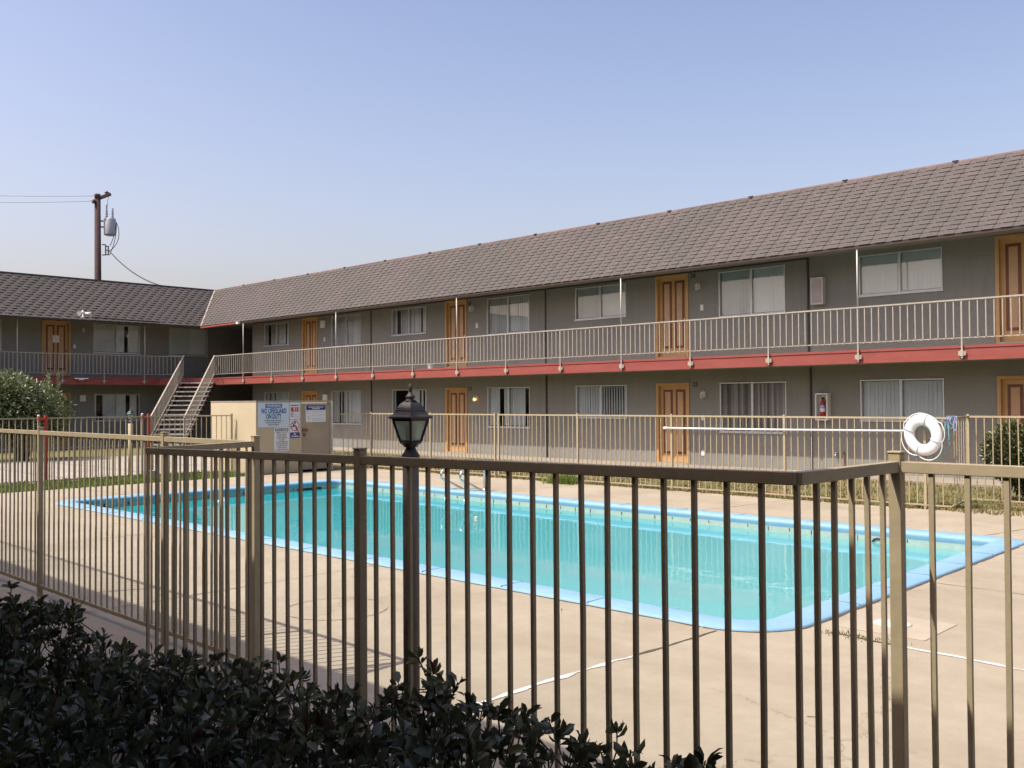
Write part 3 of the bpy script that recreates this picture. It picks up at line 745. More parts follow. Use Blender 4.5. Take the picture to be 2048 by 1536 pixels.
# railings
RT, RB = 3.62, 2.86
def railing(pts_a, pts_b, posts, poles, label=None):
    a = Vector(pts_a); b_ = Vector(pts_b); L = (b_-a).length; d = (b_-a)/L; sd = Vector((d.y, -d.x, 0))
    mb = MB()
    mb.bar(a+Vector((0, 0, RT-.02)), b_+Vector((0, 0, RT-.02)), .045, .03)
    mb.bar(a+Vector((0, 0, RB)), b_+Vector((0, 0, RB)), .02, .016)
    r_ = mb.build('railing', 'rail_tan', bld)
    # balusters as one lattice per railing bay
    marks = sorted([0]+[p for p in posts if 0.05 < p < L-0.05]+[L])
    for m0, m1 in zip(marks[:-1], marks[1:]):
        nn = max(1, round((m1-m0)/.148)); mb = MB()
        for k in range(nn if m1 >= L-.01 else nn):
            if k == 0 and m0 > 0: continue
            p = a+d*(m0+(m1-m0)*k/nn)
            mb.bar(p+Vector((0, 0, RB-.015)), p+Vector((0, 0, RT-.035)), .020, .020)
            mb.bar(p+Vector((0, 0, RB-.008)), p-d*.055+Vector((0, 0, RB-.008)), .026, .014)
        mb.build('balusters', 'rail_tan', r_)
    for p_ in posts:
        p = a+d*p_; out = sd*0.055
        mb = MB()
        mb.bar(p+Vector((0, 0, RT-.03)), p+Vector((0, 0, 2.46)), .03, .03, upv=d)
        q = p+Vector((0, 0, 2.56)); mb.bar(q-d*.07, q+d*.07, .02, .085); mb.bar(q+Vector((0, 0, .0))-d*.03, q+d*.03, .045, .12)
        mb.build('post', 'rail_tan', r_)
    for p_ in poles:
        p = a+d*p_; mb = MB(); mb.tube([p+Vector((0, 0, RT)), p+Vector((0, 0, 4.92))], .016, 8); mb.build('support_pole', 'pole_white', r_)
    return r_
yf = D1-.075
x0 = -35.35
longposts = [x-x0 for x in [-8.39+2.063*k for k in range(-12, 6)] if x > x0+.2 and x < 3.9]
railing((x0, yf, 0), (3.9, yf, 0), longposts, [x-x0 for x in (-33.14, -26.95, -20.77, -14.58, -8.39, -2.2)])
railing((LX1+.075, -5.8, 0), (LX1+.075, 17.5, 0), [y+5.8 for y in (-4, -1.1, .8, 2.6, 4.9, 7.2, 8.8, 10.5, 12.1, 13.7, 15.27, 16.88)], [y+5.8 for y in (2.6, 7.3, 12.1, 16.9)])
railing((LX1+.075, 17.5, 0), (-36.3+.03, 18.2, 0), [], [])

# stairs ---------------------------------------------------------------
stairs = thing('staircase', (-34.4, 17.2, 0), 'open tread outdoor staircase with tan railings rising to the balcony corner', 'staircase')
A0 = Vector((-36.24, 18.22, 0)); B0 = Vector((-35.36, 19.10, 0)); dr = Vector((1, -1, 0)).normalized()
NR = 15; RISE = 2.71/NR; RUN = 0.272
for k in range(1, NR):
    z = 2.71-RISE*k; p = A0+dr*(RUN*k-.10); q = B0+dr*(RUN*k-.10); mb = MB()
    e = (q-p).normalized()
    mb.bar(p-e*.04+Vector((0, 0, z-.025))+dr*.0, q+e*.04+Vector((0, 0, z-.025)), .30, .05)
    mb.build('tread', 'tread', stairs)
for P in (A0, B0):
    mb = MB()
    mb.bar(P+Vector((0, 0, 2.48)), P+dr*RUN*NR+Vector((0, 0, -.08)), .05, .20); mb.build('stringer', 'dark_brown', stairs)
    hr = 0.93
    top = P+Vector((0, 0, RT)); bot = P+dr*(RUN*(NR-1.2))+Vector((0, 0, 2.71-RISE*(NR-1.2)+hr))
    mb = MB(); mb.bar(top, bot, .05, .035); mb.bar(bot, Vector((bot.x, bot.y, 0.02)), .045, .045)
    mb.bar(top-Vector((0, 0, .70)), bot-Vector((0, 0, .72)), .02, .02)
    mb.build('handrail', 'rail_tan', stairs)
    mb = MB(); nb = 28
    for i in range(nb):
        f = (i+.5)/nb; p = top.lerp(bot, f); mb.bar(p, p-Vector((0, 0, .80)), .018, .018)
    mb.build('balusters', 'rail_tan', stairs)

# small fixtures on the walls (part of the building's fittings, each its own thing) ----
def coach_lamp(T, u, z, label, lit=False):
    p = Vector(T(u, 0, z)); t = thing('wall_lantern', p, label, 'wall lamp', 'small white lanterns beside the doors')
    mb = MB(T); mb.box(u-.03, .002, z-.05, u+.03, .02, z+.10); mb.build('back_plate', 'white_paint', t)
    mb = MB(); pts = [T(u, .02+.09*math.sin(a)+.0, z+.03+.07*(1-math.cos(a))) for a in [i*math.pi/6 for i in range(7)]]
    mb.tube([T(u, .015, z+.05), T(u, .05, z+.12), T(u, .10, z+.13), T(u, .13, z+.08)], .008, 6); mb.build('arm', 'white_paint', t)
    c = T(u, .12, 0); mb = MB()
    mb.lathe(c[0], c[1], [(.015, z+.09), (.03, z+.08), (.062, z+.035), (.062, z+.025)], 6, smooth=False); mb.lathe(c[0], c[1], [(.045, z-.075), (.045, z-.065)], 6, smooth=False)
    for k in range(6):
        a = k*math.pi/3; mb.bar((c[0]+.055*math.cos(a), c[1]+.055*math.sin(a), z+.025), (c[0]+.043*math.cos(a), c[1]+.043*math.sin(a), z-.07), .008, .008)
    mb.build('cage', 'white_paint', t)
    mb = MB(); mb.lathe(c[0], c[1], [(.02, z-.06), (.035, z-.02), (.03, z+.02)], 8); mb.build('bulb', 'lit_bulb' if lit else 'frosted', t)
    return t
coach_lamp(TL, -13.09, 4.55, 'unlit white lantern on the upper wall beside the door numbered 26')
coach_lamp(TL, -12.97, 1.80, 'unlit white lantern on the ground floor wall beside the door numbered 25')
coach_lamp(TL, -21.41, 4.60, 'unlit white lantern on the upper wall, beside the third upper door from the right')
coach_lamp(TL, -21.28, 1.76, 'glowing orange lantern on the ground floor wall', True)
coach_lamp(TS, 14.98, 4.62, 'white lantern on the upper shaded wing beside the door with a notice')
def box_light(T, u, z, w, h, label):
    t = thing('wall_light', Vector(T(u, 0, z)), label, 'wall light', 'square white wall lights')
    mb = MB(T); mb.box(u-w/2, .002, z-h/2, u+w/2, .07, z+h/2); mb.build('diffuser', 'white_paint', t, bevel=.008)
    mb = MB(T); mb.box(u-w/2-.01, .001, z+h/2, u+w/2+.01, .08, z+h/2+.015); mb.build('top_plate', 'alu', t)
box_light(TL, -29.60, 4.62, .26, .26, 'square white wall light beside the farthest orange door of the long upper balcony')
box_light(TL, -29.46, 1.84, .26, .26, 'square white wall light on the ground floor, seen just above the pump enclosure')
box_light(TS, 14.99, 1.90, .22, .24, 'square white vent box on the shaded wing beside the shrub')  # a vent box, built with the wall light shape
def plate(T, u, z, w, h, label):
    mb = MB(T); mb.box(u-w/2, .002, z-h/2, u+w/2, .015, z+h/2); mb.box(u-w*.15, .015, z-h*.2, u+w*.15, .022, z+h*.2)
    o = mb.build('switch_plate', 'white_paint', None, T(u, 0, z)); tag(o, label, 'switch plate')
plate(TL, -13.02, 4.03, .09, .15, 'white plate on the upper wall below the lantern by the door numbered 26')
plate(TL, -21.26, 4.07, .09, .15, 'white plate on the upper balcony wall below the lantern, third door from the right')
plate(TL, -29.54, 4.05, .09, .15, 'white plate on the upper wall below the square light of the farthest orange door')
plate(TL, -13.02, 1.23, .09, .13, 'white plate on the ground floor wall beside the door numbered 25')
plate(TL, -13.03, .34, .09, .13, 'white outlet plate low on the sunlit wall near the right orange ground floor door')
plate(TS, 14.68, 3.97, .09, .15, 'white plate on the upper shaded wing between door and window')
plate(TS, 14.68, 1.32, .09, .15, 'white plate on the shaded ground floor wall beside the big shrub')
def extinguisher(u, z, op, label):
    t = thing('extinguisher_cabinet', (u, D, z), label, 'extinguisher cabinet', 'fire extinguisher cabinets on the wall')
    w, h = .30, .62
    mb = MB(TL)
    mb.box(u-w/2, .002, z, u+w/2, .02, z+h); mb.box(u-w/2, .02, z, u-w/2+.03, .17, z+h); mb.box(u+w/2-.03, .02, z, u+w/2, .17, z+h)
    mb.box(u-w/2+.03, .02, z+h-.03, u+w/2-.03, .17, z+h); mb.box(u-w/2+.03, .02, z, u+w/2-.03, .17, z+.03)
    mb.build('cabinet', 'cabinet' if op else 'white_paint', t, bevel=.004)
    c = TL(u, .09, 0); mb = MB()
    mb.lathe(c[0], c[1], [(.055, z+.05), (.06, z+.07), (.06, z+.38), (.045, z+.43), (.02, z+.46), (.02, z+.50)], 14)
    b_ = mb.build('cylinder', 'ext_red', t)
    mb = MB(); mb.lathe(c[0], c[1], [(.0615, z+.20), (.0615, z+.28)], 14, 0, cap=False); mb.build('tag_label', 'white_plastic', b_, recalc=False)
    mb = MB(); mb.lathe(c[0], c[1], [(.0615, z+.29), (.0615, z+.345)], 14, 0, cap=False); mb.build('tag_label', 'rope_blue', b_, recalc=False)
    mb = MB(); mb.box(c[0]-.02, c[1]-.05, z+.49, c[0]+.02, c[1]+.05, z+.53); mb.tube([(c[0]+.03, c[1], z+.5), (c[0]+.08, c[1], z+.42), (c[0]+.085, c[1], z+.2)], .01, 6); mb.build('handle', 'black', b_)
    if op:
        g = MB(TL); g.quad((u-w/2+.03, .165, z+.03), (u+w/2-.03, .165, z+.03), (u+w/2-.03, .165, z+h-.03), (u-w/2+.03, .165, z+h-.03)); g.build('door_pane', 'hazeglass', t, recalc=False)
def hazeglass():
    mt, n, b = nodes('hazeglass'); b.inputs['Base Color'].default_value = (0.55, 0.49, 0.48, 1); b.inputs['Roughness'].default_value = .3
    t2 = n.nodes.new('ShaderNodeBsdfTransparent'); m2 = n.nodes.new('ShaderNodeMixShader'); m2.inputs[0].default_value = .42
    n.links.new(b.outputs[0], m2.inputs[1]); n.links.new(t2.outputs[0], m2.inputs[2]); n.links.new(m2.outputs[0], n.nodes['Material Output'].inputs[0])
hazeglass()
extinguisher(-9.86, 3.86, True, 'fire extinguisher in a hazy closed cabinet on the upper wall between two windows')
extinguisher(-9.78, 1.20, False, 'red fire extinguisher in an open white cabinet on the ground floor wall')
# faucet
t = thing('hose_tap', (-9.5, D, .45), 'small tap and rusty pipe low on the ground floor wall', 'tap')
mb = MB(); mb.tube([(-9.5, D, .43), (-9.5, D-.06, .43), (-9.5, D-.10, .40)], .012, 8); mb.lathe(-9.5, D-.05, [(.03, .46), (.03, .475)], 8); mb.build('spout', 'white_paint', t)
mb = MB(); mb.tube([(-9.31, D-.04, .02), (-9.31, D-.04, .3), (-9.33, D-.03, .5)], .014, 8); mb.tube([(-9.31, D-.04, .22), (-9.22, D-.06, .16)], .012, 6); mb.build('pipe', 'rust', t)
# door numbers
for (u, z, s) in ((-13.27, 4.86, '26'), (-13.24, 2.08, '25'), (-21.6, 4.80, '24'), (-21.58, 2.08, '23')):
    o = text_mesh(s, .16, 'black', 'door_number', bld, lambda a, b_, u=u, z=z: TL(u+a, .006, z+b_), bold=.004)
# bucket on balcony
t = thing('bucket', (-22.3, 19.42, 2.71), 'small white bucket standing on the balcony edge behind the railing', 'bucket')
mb = MB(); mb.lathe(-22.3, 19.42, [(.085, 2.712), (.105, 2.86), (.112, 2.87), (.112, 2.88), (.098, 2.88), (.08, 2.72)], 18, cap=False); mb.lathe(-22.3, 19.42, [(.08, 2.712), (.08, 2.72)], 18); mb.build('pail', 'white_plastic', t)
mb = MB(); mb.tube([(-22.3+.112*math.cos(a), 19.42-.06*math.sin(a), 2.87-.07*math.sin(a)) for a in [i*math.pi/8 for i in range(9)]], .004, 5); mb.build('bail', 'alu', t)
# flood light on the side roof eave, small white fixture on the fascia
t = thing('floodlight', (-36.45, 14.27, 4.95), 'twin white floodlight standing on the eave of the shaded wing', 'floodlight')
mb = MB(); mb.lathe(-36.45, 14.27, [(.05, 4.95), (.05, 5.0), (.02, 5.02), (.02, 5.12)], 10); mb.build('mount', 'white_paint', t)
for s in (-1, 1):
    mb = MB(); a = Vector((-36.42, 14.27+.05*s, 5.14)); b_ = a+Vector((.16, .17*s, -.05)); mb.tube([a, a.lerp(b_, .4), b_], [.03, .055, .085], 12); mb.build('lamp_head', 'white_paint', t)
mb = MB(); mb.lathe(-36.45, 14.27, [(.02, 5.12), (.05, 5.16), (.05, 5.22), (.02, 5.24)], 10); mb.build('sensor', 'white_paint', t)
mb = MB(); mb.box(-36.96, 14.15, 2.64, -36.88, 14.65, 2.68); mb.box(-36.96, 14.3, 2.60, -36.9, 14.5, 2.64)
tag(mb.build('strip_lamp', 'white_plastic', None, (-36.9, 14.4, 2.65)), 'thin white strip lamp on the dark red balcony edge of the shaded wing', 'lamp')

# ================================================================== PUMP ENCLOSURE AND SIGNS
HX, HY0, HY1, HX0, HH = -19.62, 11.65, 13.81, -21.75, 1.715
sh = thing('pump_enclosure', (-20.7, 12.7, 0), 'low tan stucco pump enclosure with a plain door beside the pool', 'enclosure')
mb = MB(); mb.box(HX0, HY0, 0, HX, HY0+.1, HH); mb.box(HX-.1, HY0+.1, 0, HX, 12.90, HH); mb.box(HX-.1, 13.76, 0, HX, HY1, HH); mb.box(HX0, HY1-.1, 0, HX-.1, HY1, HH); mb.box(HX0, HY0+.1, 0, HX0+.1, HY1-.1, HH)
mb.box(HX-.1, 12.9, HH-.035, HX, 13.76, HH)
mb.build('wall', 'stucco_tan', sh)
mb = MB(); mb.box(HX0-.01, HY0-.012, HH+.001, HX+.012, HY0+.10, HH+.02); mb.box(HX-.10, HY0+.10, HH+.001, HX+.012, HY1+.01, HH+.02); mb.build('top_trim', 'rail_tan', sh)
mb = MB(); mb.box(HX0+.101, HY0+.101, HH-.14, HX-.101, HY1-.101, HH-.05); mb.build('cover', 'dark_brown', sh)  # dark lid added inside, keeps sunlight out of the gap above the door
mb = MB(); mb.box(HX-.07, 12.915, .04, HX-.03, 13.745, HH-.055); d_ = mb.build('door', 'stucco_brown', sh)
mb = MB(); mb.box(HX-.03, 12.93, .98, HX-.005, 13.08, 1.04); mb.box(HX-.03, 12.97, .86, HX+.0, 13.02, .93); mb.build('hasp', 'rust', d_)
mb = MB(); mb.box(HX+.002, 13.765, 0, HX+.04, 13.80, HH); mb.build('corner_post', 'alu', sh)
def PS(y0, z0): return lambda a, b_: (HX+.016, y0+a, z0+b_)
def rr_board(name, y0, y1, z0, z1, th, mat, parent, r=.03, x=HX+.003):
    pts = rrect(y0, z0, y1, z1, r, 4); n = len(pts); mb = MB()
    mb.add([(x, a, b_) for a, b_ in pts]+[(x+th, a, b_) for a, b_ in pts], [tuple(range(n)), tuple(range(n, 2*n))]+[(k, (k+1) % n, n+(k+1) % n, n+k) for k in range(n)])
    return mb.build(name, mat, parent)
Z = 1.7
s1 = thing('pool_sign', (HX, 12.12, 1.1), 'large pale blue board reading WARNING NO LIFEGUARD ON DUTY', 'sign')
y0, y1, z0, z1 = 11.70, 12.54, Z-.595, Z-.01
rr_board('board', y0, y1, z0, z1, .010, 'sign_bluewhite', s1)
yc = (y0+y1)/2
rr_board('panel', yc-.225, yc+.225, z1-.125, z1-.028, .0115, 'sign_blue', s1, .012)
text_mesh('WARNING', .098, 'sign_white', 'lettering', s1, PS(yc, z1-.078), .39, .0012)
text_mesh('NO LIFEGUARD', .16, 'sign_blue', 'lettering', s1, PS(yc+.01, z1-.205), .68, .005)
text_mesh('ON DUTY', .16, 'sign_blue', 'lettering', s1, PS(yc, z1-.335), .42, .005)
for i, (tx, w) in enumerate((('CHILDREN UNDER THE AGE OF 14', .50), ('SHOULD NOT USE POOL WITHOUT', .40), ('AN ADULT IN ATTENDANCE', .29))):
    text_mesh(tx, .034, 'sign_black', 'lettering', s1, PS(yc-.01, z1-.43-i*.05), w, .001)
s2 = thing('pool_sign', (HX, 12.33, .8), 'tall white POOL RULES board hanging below the large warning board', 'sign')
y0, y1, z0, z1 = 12.13, 12.545, Z-1.18, Z-.602
rr_board('board', y0, y1, z0, z1, .010, 'sign_white', s2)
yc = (y0+y1)/2
rr_board('panel', yc-.18, yc+.18, z1-.085, z1-.025, .0115, 'sign_black', s2, .004)
text_mesh('POOL RULES', .06, 'sign_white', 'lettering', s2, PS(yc, z1-.056), .32, .002)
for i, (tx, w, s) in enumerate((('SWIMMING POOL HOURS', .34, .03), ('9:00 am to 7:00 pm', .28, .04), ('PERSONS UNDER 14', .25, .03), ('MUST BE ACCOMPANIED', .30, .03), ('BY AN ADULT', .16, .03), ('POOL FOR RESIDENTS AND', .32, .03), ('AUTHORIZED GUESTS ONLY', .33, .03), ('NO GLASS IN POOL AREA', .31, .03), ('NO PETS ALLOWED', .24, .03), ('NO RUNNING OR ROUGH PLAY', .36, .03))):
    text_mesh(tx, s, 'sign_black', 'lettering', s2, PS(yc, z1-.118-i*.047), w, .001)
s3 = thing('pool_sign', (HX, 12.70, 1.5), 'small white EMERGENCY 911 board with a red band', 'sign')
y0, y1, z0, z1 = 12.56, 12.845, Z-.42, Z-.012
rr_board('board', y0, y1, z0, z1, .010, 'sign_white', s3, .02); yc = (y0+y1)/2
text_mesh('EMERGENCY', .04, 'sign_black', 'lettering', s3, PS(yc, z1-.07), .24, .0015)
rr_board('panel', y0+.02, y1-.02, z1-.22, z1-.115, .0115, 'sign_red', s3, .003)
text_mesh('911', .11, 'sign_white', 'lettering', s3, PS(yc+.03, z1-.168), .15, .002)
mb = MB(); mb.tube([(HX+.016, y0+.045+.03*math.sin(a)*-1+.0, z1-.168+.04*math.cos(a)) for a in [R(20)+i*R(140)/8 for i in range(9)]], [.012, .012, .006, .005, .005, .005, .006, .012, .012], 6); mb.build('phone_symbol', 'sign_white', s3)
for i, tx in enumerate(('FIRE', 'MEDICAL', 'POLICE')): text_mesh(tx, .03, 'sign_black', 'lettering', s3, PS(y0+.065, z1-.255-i*.04), .075, .001)
mb = MB()
for i in range(5): mb.box(HX+.014, y0+.13, z1-.262-i*.026, HX+.0155, y1-.03, z1-.256-i*.026)
mb.build('fine_print', 'sign_grey', s3)
s4 = thing('pool_sign', (HX, 12.70, 1.1), 'small NO DIVING board with a crossed out diver and navy panel', 'sign')
y0, y1, z0, z1 = 12.56, 12.845, Z-.89, Z-.435
rr_board('board', y0, y1, z0, z1, .010, 'sign_white', s4, .02); yc = (y0+y1)/2
rr_board('panel', y0+.008, y1-.008, z0+.008, z0+.155, .0115, 'sign_navy', s4, .02)
text_mesh('NO', .055, 'sign_white', 'lettering', s4, PS(yc, z0+.113), .07, .002); text_mesh('DIVING', .055, 'sign_white', 'lettering', s4, PS(yc, z0+.055), .19, .002)
cz = z1-.145
mb = MB(); mb.tube([(HX+.015, yc+.115*math.cos(a), cz+.115*math.sin(a)) for a in [i*math.pi/16 for i in range(32)]], .009, 6, closed=True); mb.bar((HX+.017, yc-.08, cz+.08), (HX+.017, yc+.08, cz-.08), .006, .016, upv=(0, 1, 1)); mb.build('prohibition_ring', 'sign_red', s4)
mb = MB()
for a, b_ in (((-.11, -.03), (.02, .01)), ((-.05, 0), (.03, .12)), ((.0, .0), (.05, -.02)), ((.05, -.02), (.03, -.08)), ((.03, -.08), (.10, -.14)), ((-.02, .05), (.02, .09))):
    mb.bar((HX+.0165, yc+a[0], cz+a[1]), (HX+.0165, yc+b_[0], cz+b_[1]), .004, .022)
mb.lathe(0, 0, [(0, 0)], 3, cap=False) if False else None
mb.build('diver_symbol', 'sign_black', s4)
s5 = thing('pool_sign', (HX, 13.33, 1.4), 'white instruction board with navy heading on the enclosure door', 'sign')
y0, y1, z0, z1 = 13.04, 13.62, Z-.50, Z-.075
rr_board('board', y0, y1, z0, z1, .010, 'sign_white', s5, .03, HX-.028); yc = (y0+y1)/2
rr_board('panel', y0+.008, y1-.008, z1-.125, z1-.008, .0115, 'sign_navy', s5, .02, HX-.028)
PD = lambda y0, z0: (lambda a, b_: (HX-.0155, y0+a, z0+b_))
text_mesh('ARTIFICIAL RESPIRATION', .035, 'sign_white', 'lettering', s5, PD(yc, z1-.055), .44, .002); text_mesh('PROCEDURE', .035, 'sign_white', 'lettering', s5, PD(yc, z1-.095), .22, .002)
mb = MB()
for i in range(9):
    if i in (2, 5): continue
    zz = z1-.155-i*.029; mb.box(HX-.018, y0+.17, zz-.004, HX-.0165, y1-.03-.06*(i in (1, 4)), zz+.004)
mb.build('fine_print', 'sign_grey', s5)
mb = MB()
for yy, zz in ((.05, .15), (.06, .19), (.06, .28), (.08, .32)): mb.box(HX-.018, y0+yy-.012, z1-zz-.012, HX-.0160, y0+yy+.012, z1-zz+.006)
mb.build('bullet', 'sign_black', s5)

# ================================================================== FENCES
def fence(root, pts, ztop, zbot, post_at, spacing, pw=.04, bw=.015, rw=.03, rh=.036, post_extra=.025, panels=False, skip=(), mat='fence_tan', zt_fn=None, first=0, post_base=0.0, bottom=True, lean=0.0):
    """pts: polyline in plan; post_at: plan positions of posts; returns picket list"""
    pk = []
    zt = zt_fn or (lambda p: ztop)
    for a, b_ in zip(pts[:-1], pts[1:]):
        a = Vector((*a, 0)); b_ = Vector((*b_, 0)); d = b_-a; L = d.length; d.normalize()
        ta, tb = zt(a), zt(b_)
        mb = MB(); mb.bar(a+Vector((0, 0, ta-rh/2)), b_+Vector((0, 0, tb-rh/2)), rw, rh); mb.build('top_rail', mat, root, bevel=.0025 if not panels else 0)
        if bottom:
            mb = MB(); mb.bar(a+Vector((0, 0, zbot)), b_+Vector((0, 0, zbot)), rw*.85, rh*.8); mb.build('bottom_rail', mat, root)
        n = int(round(L/spacing)); mbp = MB()
        for k in range(n+1):
            p = a+d*(L*k/n)
            if any((Vector((*q, 0))-p).length < pw*.9 for q in post_at): continue
            if k == 0 and pk and (pk[-1][0]-p).length < .03: continue
            tz = ta+(tb-ta)*k/n-rh+.002; pk.append((p, tz, d))
    for q in post_at:
        mb = MB(); zz = zt(Vector((*q, 0)))+post_extra; h = pw/2
        mb.box(q[0]-h, q[1]-h, post_base, q[0]+h, q[1]+h, zz); mb.box(q[0]-h-.003, q[1]-h-.003, zz+.0005, q[0]+h+.003, q[1]+h+.003, zz+.008)
        mb.build('post', mat, root, bevel=.003 if not panels else 0)
    return pk
prng = random.Random(77)
def picket_mesh(mb, p, tz, zb, bw, d):
    j = lambda a: Vector((prng.gauss(0, a), prng.gauss(0, a), 0))
    a = p+Vector((0, 0, zb)); c = p+Vector((0, 0, tz)); md = a.lerp(c, prng.uniform(.35, .65))+j(.0014)
    a += j(.001); c += j(.0006)
    sd = Vector((-d.y, d.x, 0))*bw/2; dd = d*bw/2; vs = []
    for q in (a, md, c): vs += [q-sd-dd, q+sd-dd, q+sd+dd, q-sd+dd]
    mb.add(vs, [(3, 2, 1, 0), (8, 9, 10, 11)]+[(i*4+k, i*4+(k+1) % 4, (i+1)*4+(k+1) % 4, (i+1)*4+k) for i in (0, 1) for k in range(4)])

# near fence with its bump towards the camera
YA, YB = 3.06, 2.38
XL_, XR_ = -5.16, -1.22
nf = thing('pool_fence', (-3.2, 2.5, 0), 'near tan metal picket fence, its middle stretch dark in shade and jutting toward the viewer', 'fence', 'fences round the pool')
def zt_near(p):
    if p.x < XL_+.01 and p.y > 3.0: return EYE-.238
    if p.x > XR_-.01 and p.y > 3.0: return EYE-.205
    if p.y > 3.0: return EYE-.238 if p.x < -3 else EYE-.205
    return EYE-.252+(p.x-XL_)/(XR_-XL_)*.052
pts = [(-20.65, YA), (XL_, YA), (XL_, YB), (XR_, YB), (XR_, YA), (3.6, YA)]
posts = [(-5.16, YA), (-6.375, YA), (-8.755, YA), (-11.13, YA), (-13.5, YA), (-15.9, YA), (-18.3, YA), (-20.65, YA), (-3.185, YB), (XR_, YA), (1.18, YA), (3.58, YA)]
pk = fence(nf, pts, None, .095, posts, .109, zt_fn=zt_near, bottom=True)
pk.sort(key=lambda t: (t[0]-Vector((-.5, 0, 0))).length + (4 if t[0].x > -.3 else 0))
for i, (p, tz, d) in enumerate(pk[:100]):
    mb = MB(); picket_mesh(mb, p, tz, .10, .0118 if p.x < XL_-.01 else (.0142 if p.y < 3.0 else .0155), d)
    o = mb.build('picket', 'fence_tan', nf, p); 
mb = MB()
for p, tz, d in pk[100:]: picket_mesh(mb, p, tz, .10, .0118, d)
tag(mb.build('far_pickets', 'fence_tan', nf), kind='stuff')

# far fence
ff = thing('pool_fence', (-12, 14.75, 0), 'far tan metal picket fence between the pool deck and the lawn', 'fence', 'fences round the pool')
YF = 14.75; zF = EYE-.295
segs = [((-19.55, 13.95), (-19.27, YF)), ((-19.27, YF), (-16.96, YF)), ((-16.96, YF), (-14.78, YF)), ((-14.66, YF), (-12.38, YF)), ((-12.38, YF), (-10.08, YF)), ((-10.08, YF), (-7.78, YF)),
        ((-7.78, YF), (-5.44, YF)), ((-5.44, YF), (-5.05, YF)), ((-5.05, YF), (-5.25, 16.1)), ((-5.25, 16.1), (-2.9, 16.1)), ((-2.9, 16.1), (-.5, 16.1)), ((-.5, 16.1), (2, 16.1))]
ffposts = [(-19.27, YF), (-16.96, YF), (-14.78, YF), (-14.66, YF), (-12.38, YF), (-10.08, YF), (-7.78, YF), (-5.44, YF), (-5.25, 16.1), (-2.9, 16.1), (-.5, 16.1)]
for a, b_ in segs:
    pk = fence(ff, [a, b_], zF, .06, [], .20 if a == (-5.05, YF) else .124, rw=.028, rh=.03, panels=True)
    mb = MB()
    for p, tz, d in pk[1:-1]: picket_mesh(mb, p, tz, .06, .011 if a == (-5.05, YF) else .015, d)
    mb.build('picket_panel', 'fence_tan', ff)
for q in ffposts:
    mb = MB(); mb.box(q[0]-.02, q[1]-.02, -.02, q[0]+.02, q[1]+.02, zF+.025); mb.build('post', 'fence_tan', ff)
# left fence
lf = thing('pool_fence', (-21.3, 6, 0), 'left tan metal picket fence along the grass strip, ending at the pump enclosure', 'fence', 'fences round the pool')
segs = [((-21.35, -4), (-21.35, 1.5)), ((-21.35, 1.5), (-21.35, 4.9)), ((-21.35, 4.9), (-21.35, 7.45)), ((-21.35, 7.45), (-21.3, 9.68)), ((-21.3, 9.68), (-21.05, 10.9)), ((-21.05, 10.9), (-20.55, 11.54))]
for a, b_ in segs:
    pk = fence(lf, [a, b_], EYE-.30, .03, [], .122, rw=.03, rh=.03, panels=True)
    mb = MB()
    for p, tz, d in pk[1:]: picket_mesh(mb, p, tz, .03, .017, d)
    mb.build('picket_panel', 'fence_tan', lf)
for q in ((-21.35, 4.9), (-21.35, 7.43), (-21.3, 9.68), (-20.55, 11.54)):
    mb = MB(); mb.box(q[0]-.022, q[1]-.022, 0, q[0]+.022, q[1]+.022, EYE-.27); mb.build('post', 'fence_tan', lf)
for y in (7.56, 9.84):
    mb = MB(); mb.box(-21.33, y-.03, 0, -21.27, y+.03, EYE-.25); mb.box(-21.33, y-.16, EYE-.36, -21.27, y-.031, EYE-.30)
    o = mb.build('gate_post', 'red_post', lf); tag(o, 'red painted post with a short arm')
    mb = MB(); mb.lathe(-21.33, y-.14, [(.0, EYE-.235), (.022, EYE-.242), (.028, EYE-.26), (.022, EYE-.275)], 10, cap=False); mb.build('post_cap', 'white_paint', o)

